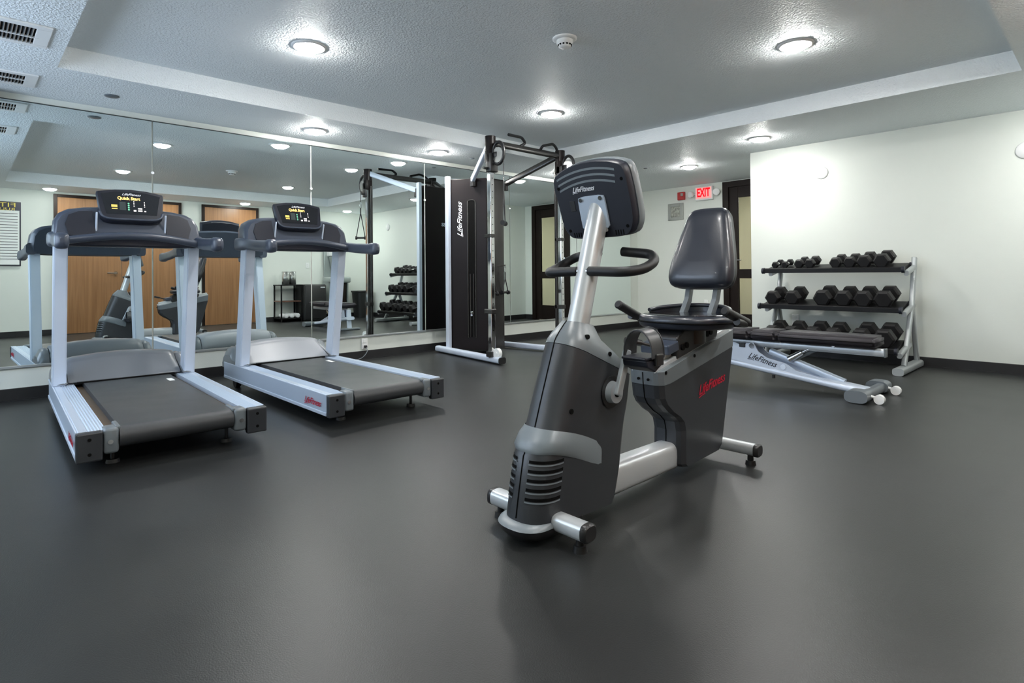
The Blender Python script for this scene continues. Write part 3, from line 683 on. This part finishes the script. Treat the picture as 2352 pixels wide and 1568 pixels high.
B('port_cover',MB().box(cf(-.105,-.01,.0295),(.026,.005,.045),('X',.29),bev=.001),'black',p=con)
mp=chk([(-.062,.025),(.062,.025),(.068,.0),(.068,-.13),(-.068,-.13),(-.068,.0)],1)
mb=B('mounting_plate',MB().loft([[cf(u,v,n) for u,v in mp] for n in (.028,.038)],False),'silver',p=con)
for u,v in ((-.05,.012),(.05,.012),(-.054,-.118),(.054,-.118)): B('screw',MB().cyl(cf(u,v,.037),cf(u,v,.043),.009,n=14),'chrome',p=con)
# handlebar
for s in (-1,1):
    pts=[(BX+s*.03,1.795,.950),(BX+s*.195,1.795,.945),(BX+s*.232,1.87,.955),(BX+s*.232,1.945,.985),(BX+s*.195,1.985,1.015),(BX+s*.06,1.975,1.03)]
    hb=B('handlebar',MB().tube(pts,.0195,n=18,fillet=.06),'foam')
B('handlebar_clamp',MB().cyl((BX-.055,1.797,.950),(BX+.055,1.797,.950),.016,n=16),'chrome')
# crank
def crank(s):
    c0=(BX+s*.112,1.838,.478);c1=(BX+s*.128,1.900,.632)
    d=(V(c1)-V(c0)).normalized()
    m=MB().cyl((BX+s*.09,1.838,.478),(BX+s*.125,1.838,.478),.045,.040,n=28)
    bm=Matrix.Translation((V(c0)+V(c1))/2+V((s*.012,0,0)))
    ang=math.atan2(d.y,d.z)
    m.box((V(c0)+V(c1))/2+V((s*.01,0,0)),(.022,.034,.185),Matrix.Rotation(-ang,4,'X'),bev=.006)
    return m,c1
m,c1=crank(1)
ck=B('crank',m,'crank');B('bearing_boss',MB().cyl((BX+.085,1.838,.478),(BX+.100,1.838,.478),.062,n=28),'black',p=ck);B('crank_bolt',MB().cyl((BX+.12,1.838,.478),(BX+.128,1.838,.478),.016,n=14),'dark',p=ck)
def pedal(s,cy,cz):
    x0=BX+s*.145;x1=BX+s*.255;xm=(x0+x1)/2
    p=B('pedal',MB().prism([(cy-.06,cz-.006),(cy+.055,cz-.006),(cy+.05,cz-.03),(cy-.0,cz-.055),(cy-.055,cz-.03)],min(x0,x1),max(x0,x1),'yz',bev=.005).box((xm,cy,cz),(abs(x1-x0),.135,.012),bev=.005),'navy2')
    pts=[]
    secs=[]
    for i in range(13):
        a=PI*i/12;pts.append((xm-math.cos(a)*.064*s,cz+.105*math.sin(a)**.8))
    v=[(x,cy-.035,z) for x,z in pts]+[(x,cy+.045,z+.006) for x,z in pts]
    sm=MB().add(v,[(i,i+1,14+i,13+i) for i in range(12)],True)
    v=[(xm+(x-xm)*.96,cy-.035,cz+(z-cz)*.97) for x,z in pts]+[(xm+(x-xm)*.96,cy+.045,cz+(z-cz)*.97+.006) for x,z in pts]
    sm.add(v,[(i,i+1,14+i,13+i) for i in range(12)],True)
    for yy,dz in ((cy-.035,0),(cy+.045,.006)): sm.tube([(x,yy,z+dz) for x,z in pts],.0035,n=6)
    B('toe_strap',sm,'grey',p=p)
    B('strap_buckle',MB().box((x1+s*.008,cy+.01,cz-.006),(.016,.05,.045),bev=.005),'black',p=p)
    B('pedal_spindle',MB().cyl((BX+s*.12,cy-.0,cz-.012),(x0,cy,cz-.012),.010,n=12),'chrome',p=p)
pedal(1,1.905,.618)
# far side crank
m=MB().cyl((BX-.09,1.838,.478),(BX-.12,1.838,.478),.042,n=24).box((BX-.125,1.775,.335+.07),(.022,.034,.20),Matrix.Rotation(.40,4,'X').inverted()@Matrix.Identity(4),bev=.006)
B('crank',m,'crank');pedal(-1,1.80,.33)
# ------------------------------------------------------------ cable machine
cm=thing('cable_machine','dark cable crossover machine with chrome columns standing against the mirror','cable machine',(.75,4.62,0))
K=lambda n,mb,m,l=None,p=None: obj(n,mb,m,p or cm,l)
A0,B0=V((1.290,4.07,0)),V((1.300,5.17,0))
def flatbar(p0,p1,a,b):
    p0=V(p0);p1=V(p1);d=(p1-p0).normalized();q=d.cross(V((0,0,1))).normalized();z=q.cross(d)
    return MB().loft([[p+q*u+z*v for u,v in rp(a,b,.6)] for p in (p0,p1)])
for (p0,p1) in (((.125,4.226,.045),(1.445,4.066,.045)),((.125,5.03,.045),(1.445,5.18,.045))):
    f=K('base_rail',flatbar(p0,p1,.042,.034),'bsilver')
    d=(V(p1)-V(p0)).normalized()
    K('end_cap',flatbar(V(p1),V(p1)+d*.018,.043,.035),'black',p=f)
# central tower
PL,CL,DR,PR=(.33,4.275),(.715,4.515),(.725,4.78),(.33,5.0)
ZTW=2.09
tw=K('tower_shroud',MB().prism([(.29,4.275),PL,CL,DR,PR,(.29,5.0)],.045,ZTW,'xy',bev=.006),'shroud')
K('rear_post',MB().box((.315,4.245,1.075),(.06,.045,2.10),bev=.006),'bsilver')
K('rear_post',MB().box((.315,5.03,1.075),(.06,.045,2.10),bev=.006),'bsilver')
K('centre_panel',MB().box((.728,4.648,1.06),(.012,.24,2.03),bev=.003),'shroud2',p=tw)
fd=(V((CL[0],CL[1],0))-V((PL[0],PL[1],0)));FL=fd.length;fd.normalize();fn=V((fd.y,-fd.x,0))
def ff(u,z,n=0): return V((PL[0],PL[1],0))+fd*u*FL+fn*n+V((0,0,z))
sl=MB();
def fquad(mb,u0,u1,z0,z1,n): mb.add([ff(u0,z0,n),ff(u1,z0,n),ff(u1,z1,n),ff(u0,z1,n)],[(0,1,2,3)],mtx=None)
fquad(sl,.48,.69,.20,1.82,.004);K('weight_window',sl,'dark',p=tw)
ed=MB().tube([ff(.475,.19,.004),ff(.475,1.83,.003),ff(.69,1.83,.003),ff(.69,.19,.003)],.007,n=8,fillet=.03);K('window_trim',ed,'shroud2',p=tw)
K('guide_rod',MB().tube([ff(.54,.2,.006),ff(.54,.95,.006)],.005,n=8),'shroud2',p=tw)
K('guide_rod',MB().tube([ff(.63,.2,.006),ff(.63,.95,.006)],.005,n=8),'shroud2',p=tw)
K('selector_pin',MB().cyl(ff(.585,.46,.003),ff(.585,.46,.03),.012,n=14).box(ff(.585,.49,.005),(.03,.03,.03),bev=.004),'chrome',p=tw)
K('brand_lettering',logo(ff(.255,1.60,.001),(0,0,1),-fd,.42,.065),'whitetext',p=tw)
K('rear_lettering',text('LIFE FITNESS',.06,(.288,4.75,1.60),(0,-1,0),(0,0,1),width=.34,bold=.002),'bsilver',p=tw)
# columns
for Q,s in ((A0,-1),(B0,1)):
    col=K('adjustment_column',MB().box(Q+V((0,0,1.18)),(.055,.055,2.25),bev=.006),'chrome')
    holes=MB()
    for k in range(24):
        for dx,dy in ((.0283,0),): holes.box(Q+V((dx,dy,.35+.07*k)),(.001,.009,.009))
    K('pin_hole',holes,'dark',p=col)
    K('column_sleeve',MB().box(Q+V((-.055,s*-.02,1.12)),(.03,.03,2.1),bev=.004),'shroud2',p=col)
    for dx,zz,a in ((0,.10,(.09,.09,.06)),(-.02,.55,(.12,.07,.05)),(-.02,1.35,(.10,.07,.04))): K('column_bracket',MB().box(Q+V((dx,0,zz)),a,bev=.006),'shroud2',p=col)
    K('base_pulley',MB().cyl(Q+V((.085,-.02,.115)),Q+V((.085,.02,.115)),.052,n=28).cyl(Q+V((.085,-.026,.115)),Q+V((.085,.026,.115)),.02,n=16),'white',p=col)
    # top boss
    K('top_boss',MB().cyl(Q+V((0,0,2.25)),Q+V((0,0,2.405)),.055,.058,n=28).box(Q+V((.0,0,2.20)),(.085,.10,.16),bev=.012),'shroud',p=col)
    # top pulley carriage
    pc=Q+V((.125,0,2.21))
    pl=K('pulley_carriage',MB().box(Q+V((.02,0,2.12)),(.09,.10,.20),bev=.01).box(Q+V((.06,0,2.20)),(.12,.035,.06),bev=.01),'black')
    tr=MB();
    ring_=[pc+V((.085*math.cos(a),0,.115*math.sin(a)+.0)) for a in [2*PI*i/28 for i in range(28)]]
    tr.tube(ring_,.018,n=10,closed=True);K('pulley_guard',tr,'black',p=pl)
    K('pulley_wheel',MB().cyl(pc+V((0,-.014,-.02)),pc+V((0,.014,-.02)),.080,n=28),'stain',p=pl)
    K('adjusting_knob',MB().cyl(Q+V((0,-.03,2.06)),Q+V((0,-.10,2.06)),.014,n=14),'black',p=pl)
    # sloping arm to the tower
    e=V((.60,4.40 if s<0 else 4.93,2.07))
    arm=K('top_arm',flatbar(Q+V((0,0,2.355)),e,.026,.036),'bsilver' if s<0 else 'shroud2');K('arm_bracket',MB().box(e+V((-.0,0,-.03)),(.05,.05,.11),bev=.006),'black',p=arm)
    # small lower pulley and cable down the column
    K('cable',MB().tube([pc+V((.078,0,-.02)),pc+V((.078,0,-.24))],.004,n=8),'black',p=pl)
# cross beam with chin-up handles
bm_=K('cross_beam',flatbar(A0+V((0,.03,2.34)),B0+V((0,-.03,2.34)),.030,.034),'shroud2')
def chin(y0,y1,ye):
    return MB().tube([(1.30,y0,2.36),(1.33,y0+.02,2.41),(1.40,(y0+y1)/2-.0,2.445),(1.42,y1,2.445),(1.42,ye,2.44)],.015,n=12,fillet=.03)
for pts in ([(1.30,4.48,2.35),(1.33,4.56,2.40),(1.34,4.49,2.452),(1.36,4.27,2.445)],[(1.30,4.82,2.35),(1.36,4.80,2.40),(1.36,4.98,2.45),(1.34,5.06,2.42),(1.31,5.12,2.36)]):
    K('chin_up_handle',MB().tube(pts,.016,n=12,fillet=.03),'foam',p=bm_)
# hanging handles (things of their own)
def stirrup(x,y,zt,L,lab,hw=.062,rot=0):
    t=thing('stirrup_handle',lab,'exercise handle',(x,y,zt),0,'stirrup handles on the cable machine')
    c,s=math.cos(rot),math.sin(rot)
    P=lambda u,z:(x+u*c,y+u*s,z)
    obj('carabiner',MB().tube([P(0,zt),P(.014,zt-.03),P(.012,zt-.07),P(0,zt-.085),P(-.012,zt-.07),P(-.014,zt-.03)],.004,n=8,closed=True),'chrome',t)
    obj('strap',MB().tube([P(0,zt-.08),P(0,zt-.16)],.008,n=8).tube([P(0,zt-.15),P(hw,zt-L)],.006,n=8).tube([P(0,zt-.15),P(-hw,zt-L)],.006,n=8),'black',t)
    obj('grip',MB().cyl(P(-hw,zt-L),P(hw,zt-L),.014,n=14).cyl(P(-hw-.01,zt-L),P(-hw+.012,zt-L),.026,n=16).cyl(P(hw-.012,zt-L),P(hw+.01,zt-L),.026,n=16),'foam',t)
stirrup(1.493,4.07,1.97,.50,'black stirrup handle hanging from the nearer chrome column pulley',rot=2.2)
stirrup(1.503,5.17,1.97,.50,'black stirrup handle hanging from the farther chrome column pulley',rot=2.2)
for yy in (4.55,4.73): K('accessory_hook',MB().cyl((.72,yy,1.045),(.80,yy,1.05),.008,n=10),'chrome',p=tw)
stirrup(.785,4.55,1.045,.33,'black stirrup handle hung on the hook of the cable tower, nearer of the pair',.05,1.2)
stirrup(.795,4.73,1.045,.32,'black stirrup handle hung on the hook of the cable tower, farther of the pair',.05,1.6)
# ------------------------------------------------------------ adjustable bench
bn=thing('weight_bench','low adjustable weight bench with charcoal pads before the dumbbell rack','bench',(4.0,4.87,0))
Nn=lambda n,mb,m,l=None,p=None: obj(n,mb,m,p or bn,l)
YB=4.87
def pad(x0,x1,z,w0,w1):
    m=MB();bm=bmesh.new()
    vs=[bm.verts.new(p) for p in ((x0,YB-w0,z-.085),(x1,YB-w1,z-.085),(x1,YB+w1,z-.085),(x0,YB+w0,z-.085),(x0,YB-w0,z),(x1,YB-w1,z),(x1,YB+w1,z),(x0,YB+w0,z))]
    for f in ((0,3,2,1),(4,5,6,7),(0,1,5,4),(1,2,6,5),(2,3,7,6),(3,0,4,7)): bm.faces.new([vs[i] for i in f])
    bmesh.ops.bevel(bm,geom=bm.edges[:],offset=.018,segments=3,affect='EDGES');m.bm(bm,True)
    p=Nn('pad',m,'upad')
    w=(w0+w1)/2
    Nn('pad_welt',MB().tube([(x0+.0,YB-w0-.001,z-.042),(x1,YB-w1-.001,z-.042),(x1+.001,YB+w1,z-.042),(x0,YB+w0+.001,z-.042)],.003,n=6,closed=True),'dark',p=p)
pad(3.34,3.745,.465,.14,.15);pad(3.765,3.965,.465,.15,.15);pad(3.985,4.665,.465,.15,.13)
Nn('pad_beam',flatbar((3.72,YB,.345),(4.70,YB,.345),.028,.03),'silver2')
Nn('beam_bolt',MB().cyl((4.36,YB-.02,.372),(4.36,YB-.034,.372),.012,n=12),'chrome')
Nn('pad_beam',flatbar((3.36,YB,.352),(3.76,YB,.352),.028,.025),'silver2')
Nn('beam_cap',MB().box((4.70,YB,.345),(.012,.062,.066),bev=.005),'lgrey')
# side plates
PLt=[(3.42,.345),(3.60,.345),(3.66,.315),(3.70,.345),(3.76,.35),(3.80,.28),(3.87,.235),(4.02,.205),(4.10,.155),(4.26,.125),(4.36,.092),(4.34,.078),(3.40,.222)]
for s in (-1,1):
    p=Nn('side_plate',MB().prism(PLt,YB+s*.062-.005,YB+s*.062+.005,'xz',bev=.002),'bsilver')
    for x,z in ((3.50,.295),(3.745,.325),(4.0,.175)): Nn('pivot_bolt',MB().cyl((x,YB+s*.066,z),(x,YB+s*.072,z),.022,n=20),'chrome',p=p)
    if s<0: Nn('brand_lettering',logo((3.83,YB-.0675,.215),(.965,0,-.26),(.26,0,.965),.24,.055),'blacktext',p=p)
Nn('main_beam',flatbar((3.30,YB,.205),(4.60,YB,.048),.074,.030),'bsilver')
Nn('stop_block',MB().box((3.665,YB-.062,.325),(.05,.03,.035),bev=.004),'black')
Nn('beam_button',MB().cyl((3.92,YB-.06,.100),(3.92,YB-.06,.075),.012,n=12),'black')
Nn('rear_leg',MB().box((3.36,YB,.17),(.05,.07,.36),('Y',.12),bev=.008),'bsilver')
Nn('rear_foot',MB().box((3.33,YB,.018),(.09,.36,.036),bev=.012),'lgrey')
Nn('adjuster_arm',flatbar((4.22,YB+.02,.33),(4.02,YB+.02,.22),.02,.02),'lgrey')
Nn('adjuster_ratchet',flatbar((3.86,YB+.03,.28),(4.42,YB+.03,.09),.03,.028),'silver')
Nn('adjuster_knob',MB().cyl((4.03,YB-.02,.235),(4.13,YB-.02,.30),.028,.020,n=18).cyl((4.13,YB-.02,.30),(4.18,YB-.02,.33),.010,n=12),'chrome')
cf_=Nn('cross_foot',MB().loft([[(4.60+u,y,.045+v) for u,v in rp(.036,.034)] for y in (4.62,5.22)]),'lgrey')
for y0,y1 in ((4.60,4.72),(5.12,5.24)): Nn('foot_end',MB().loft([[(4.575+u,y,.048+v) for u,v in rp(.075,.044)] for y in (y0,y1)]),'lgrey',p=cf_)
for y in (4.70,5.14):
    w_=Nn('transport_wheel',MB().cyl((4.70,y-.02,.034),(4.70,y+.02,.034),.033,n=24).cyl((4.64,y,.05),(4.70,y,.036),.010,n=10),'white')
# ------------------------------------------------------------ dumbbell rack
rk=thing('dumbbell_rack','three tier dumbbell rack with grey frame against the back wall','rack',(3.84,6.5,0))
Rr=lambda n,mb,m,l=None,p=None: obj(n,mb,m,p or rk,l)
tiers=[(6.41,.955,.30),(6.30,.575,.33),(6.12,.210,.35)]   # front y, front z, depth
TA=.19
X0,X1=3.18,4.475
for j,(yf,zf,dp) in enumerate(tiers):
    yb_=yf+dp*math.cos(TA);zb_=zf+dp*math.sin(TA)
    m=MB();m.prism([(yf-.02,zf-.025),(yf+.015,zf-.025),(yb_,zb_-.03),(yb_,zb_+.01),(yf+.02,zf+.008),(yf+.005,zf+.03),(yf-.02,zf+.02)],X0,X1,'yz',bev=.003)
    e=Rr('shelf_tray',m,'tray')
    for xx in (X0-.006,X1+.006):
        Rr('tray_end',MB().cyl((xx-.012,yf,zf),(xx+.012,yf,zf),.033,n=18),'navy2',p=e);Rr('tray_end',MB().cyl((xx-.01,yb_,zb_-.01),(xx+.01,yb_,zb_-.01),.025,n=16),'navy2',p=e)
for xx in (X0+.07,X1+.03):
    u=Rr('end_frame',flatbar((xx,6.28,.06),(xx,6.60,.62),.022,.030).loft([[ (xx+a,6.60+t*.12,.60+t*.46+0*b) if 0 else (xx+a,6.60+t*.13+b*.9,.60+t*.47-b*.25) for a,b in rp(.022,.030,.6)] for t in (0,1)]),'rackm')
    Rr('rear_leg',flatbar((xx,6.60,.62),(xx,6.78,.05),.022,.028),'rackm',p=u)
    Rr('floor_foot',flatbar((xx,6.06,.036),(xx,6.83,.036),.045,.034),'rackm',p=u)
    for (yf,zf,dp) in tiers:
        yb_=yf+dp*math.cos(TA);zb_=zf+dp*math.sin(TA)
        Rr('tier_arm',flatbar((xx,yf+.0,zf-.035),(xx,yb_+.02,zb_-.03),.020,.024),'rackm',p=u)
def hexring(x,y,z,r,uax,n=6,rot=PI/6):
    u,v=uax
    return [V((x,y,z))+u*math.cos(PI/3*i)*r+v*math.sin(PI/3*i)*r for i in range(6)]
dbn=0
def dumbbell(x,tier,r,L,lab,grp):
    yf,zf,dp=tiers[tier]
    d=V((0,math.cos(TA),math.sin(TA)));up=V((0,-math.sin(TA),math.cos(TA)));X=V((1,0,0))
    mid=V((x,yf,zf))+d*(dp*.52)+up*(.018+r*.866)
    t=thing('dumbbell',lab,'dumbbell',tuple(mid-up*(r*.866)),0,grp)
    hl=L*.29
    for s in (-1,1):
        a=mid+d*s*(L/2);b=mid+d*s*(L/2-hl)
        secs=[]
        for p,k in ((a,.80),(a-d*s*.012,1.),(b+d*s*.012,1.),(b,.82)):
            secs.append([p+X*math.cos(PI/3*i)*r*k+up*math.sin(PI/3*i)*r*k for i in range(6)])
        obj('weight_head',MB().loft(secs,False),'hex',t)
    obj('handle',MB().cyl(mid-d*(L/2-hl*.9),mid+d*(L/2-hl*.9),.0155,n=14),'chrome',t)
TOP=[(3.275,.037,.20),(3.380,.038,.20),(3.530,.050,.23),(3.640,.053,.24),(3.89,.058,.26),(4.020,.060,.265),(4.150,.068,.28),(4.300,.073,.29)]
MID=[(3.30,.076,.30),(3.505,.079,.30),(3.80,.086,.31),(3.99,.083,.31),(4.165,.084,.315),(4.34,.086,.32)]
LOW=[(3.36,.080,.31),(3.555,.082,.31),(3.765,.086,.32),(3.945,.086,.32),(4.19,.092,.33),(4.38,.095,.33)]
LT=['smallest hex dumbbell at the left end of the top shelf','small hex dumbbell, second from left on the top shelf','hex dumbbell, third from left on the top shelf','hex dumbbell just left of the gap on the top shelf','hex dumbbell just right of the gap on the top shelf','hex dumbbell, third from right on the top shelf','hex dumbbell, second from right on the top shelf','largest hex dumbbell at the right end of the top shelf']
LM=['hex dumbbell at the left end of the middle shelf','hex dumbbell just left of the gap on the middle shelf','hex dumbbell just right of the gap on the middle shelf','hex dumbbell, third from right on the middle shelf','hex dumbbell, second from right on the middle shelf','hex dumbbell at the right end of the middle shelf']
LL=['hex dumbbell at the left end of the bottom shelf','hex dumbbell, second from left on the bottom shelf, behind the bench','hex dumbbell, third from left on the bottom shelf, behind the bench','hex dumbbell, third from right on the bottom shelf, behind the bench','large hex dumbbell, second from right on the bottom shelf','largest hex dumbbell at the right end of the bottom shelf']
for (x,r,L),l in zip(TOP,LT): dumbbell(x,0,r,L,l,'hex dumbbells on the top shelf')
for (x,r,L),l in zip(MID,LM): dumbbell(x,1,r,L,l,'hex dumbbells on the middle shelf')
for (x,r,L),l in zip(LOW,LL): dumbbell(x,2,r,L,l,'hex dumbbells on the bottom shelf')
# ------------------------------------------------------------ things along the right wall (seen in the mirror)
ct=thing('side_table','black metal shelf cart with a brown shelf, seen only in the mirror','side table',(6.08,4.93,0))
leg=MB()
for x in (5.90,6.26):
    for y in (4.72,5.14): obj('leg',MB().box((x,y,.375),(.025,.025,.75)),'tray',ct)
obj('table_top',MB().box((6.08,4.93,.755),(.40,.46,.02),bev=.003),'tray',ct)
obj('shelf',MB().box((6.08,4.93,.42),(.38,.44,.02),bev=.003),'wshelf',ct)
obj('lower_shelf',MB().box((6.08,4.93,.07),(.38,.44,.02),bev=.003),'tray',ct)
for k,(x,y,l) in enumerate(((6.0,4.85,'tall steel towel canister on the cart, nearer one'),(6.08,5.02,'tall steel towel canister on the cart beside the cabinet'))):
    t=thing('steel_canister',l,'canister',(x,y,.766))
    obj('body',MB().lathe([(.001,.0),(.075,.0),(.075,.27),(.070,.27),(.070,.02),(.001,.02)],(x,y,.766)),'stain',t)
for k,(y,z,l) in enumerate(((4.83,.125,'rolled white towel on the low cart shelf, left one'),(4.95,.125,'rolled white towel on the low cart shelf, middle one'),(5.07,.125,'rolled white towel on the low cart shelf, nearest the cabinet'))):
    m=MB().lathe([(.001,-.15),(.04,-.15),(.046,-.14),(.046,.14),(.04,.15),(.001,.15)],(6.06,y,z),(1,0,0),n=22)
    solo('rolled_towel',m,'towel',l,'towel',(6.06,y,z-.046),'rolled towels on the cart')
cb=thing('mini_fridge','black mini fridge beside the cart, seen only in the mirror','mini fridge',(6.03,5.40,0))
obj('body',MB().box((6.05,5.40,.385),(.48,.46,.75),bev=.01),'bin',cb)
obj('door',MB().box((5.795,5.40,.395),(.035,.45,.70),bev=.01),'black',cb)
obj('badge',MB().box((5.775,5.55,.70),(.004,.10,.02)),'whitetext',cb)
wf=thing('water_fountain','grey wall water fountain with bottle filler, seen only in the mirror','water fountain',(6.1,6.02,0))
obj('back_panel',MB().box((6.27,6.02,1.35),(.05,.42,1.0),bev=.01),'fount',wf)
obj('filler_head',MB().box((6.20,6.0,1.45),(.12,.26,.16),bev=.02),'white',wf)
obj('filler_sign',MB().box((6.135,6.04,1.46),(.006,.12,.09)),'blue',wf)
obj('drip_funnel',MB().lathe([(.10,.0),(.09,-.06),(.05,-.25),(.045,-.26)],(6.19,6.0,1.36)),'fount',wf)
obj('basin',MB().box((6.08,6.02,.85),(.42,.48,.13),bev=.03),'fount',wf)
obj('lower_cabinet',MB().box((6.14,6.02,.50),(.30,.36,.56),bev=.01),'doorb',wf)
for yy in (5.80,6.24): obj('side_panel',MB().box((6.14,yy,.50),(.30,.03,.60),bev=.005),'fount',wf)
tc=thing('trash_can','black trash can in the corner by the fountain, seen only in the mirror','trash can',(5.98,6.58,0))
sq=lambda a,z:[(5.98+u,6.58+v,z) for u,v in rp(a,a,.45)]
obj('bin_body',MB().loft([sq(.15,0),sq(.19,.57)]),'bin',tc);obj('rim',MB().loft([sq(.19,.56),sq(.205,.565),sq(.205,.60),sq(.185,.60)]),'black',tc)
tv=thing('wall_television','black wall television whose edge shows at the far left','television',(.1,-.15,1.95))
obj('housing',MB().box((.11,-.40,1.98),(.06,1.22,.70),bev=.01),'black',tv);obj('screen',MB().box((.142,-.40,1.98),(.004,1.18,.66)),'gloss',tv);obj('wall_bracket',MB().box((.055,-.40,1.95),(.07,.3,.3)),'tray',tv)
# ------------------------------------------------------------ world, camera
w=bpy.data.worlds.new('World');bpy.context.scene.world=w;w.use_nodes=True
w.node_tree.nodes['Background'].inputs[0].default_value=(.66,.80,1.,1);w.node_tree.nodes['Background'].inputs[1].default_value=8.0
f,yaw,pitch,roll,py,D=1327.491,math.radians(46.3453),math.radians(.5344),math.radians(-.4728),617.4547,5.8732
F=V((-math.sin(yaw)*math.cos(pitch),math.cos(yaw)*math.cos(pitch),math.sin(pitch)));R=V((math.cos(yaw),math.sin(yaw),0));U=R.cross(F)
R2=R*math.cos(roll)+U*math.sin(roll);U2=-R*math.sin(roll)+U*math.cos(roll)
cam=bpy.data.cameras.new('camera');co=bpy.data.objects.new('camera',cam);C.objects.link(co)
co.matrix_world=Matrix(((R2.x,U2.x,-F.x,D),(R2.y,U2.y,-F.y,0),(R2.z,U2.z,-F.z,.94),(0,0,0,1)))
cam.sensor_width=36;cam.sensor_fit='HORIZONTAL';cam.lens=f/2352*36;cam.shift_x=0;cam.shift_y=(py-784)/2352
cam.clip_start=.05;cam.clip_end=60
sc_=bpy.context.scene;sc_.camera=co
vs=sc_.view_settings;vs.view_transform='Standard';vs.look='None';vs.gamma=1;vs.exposure=0.0;vs.use_curve_mapping=False
sc_.cycles.max_bounces=10;sc_.cycles.diffuse_bounces=6;sc_.cycles.glossy_bounces=6;sc_.cycles.sample_clamp_indirect=8
sc_.cycles.use_denoising=True
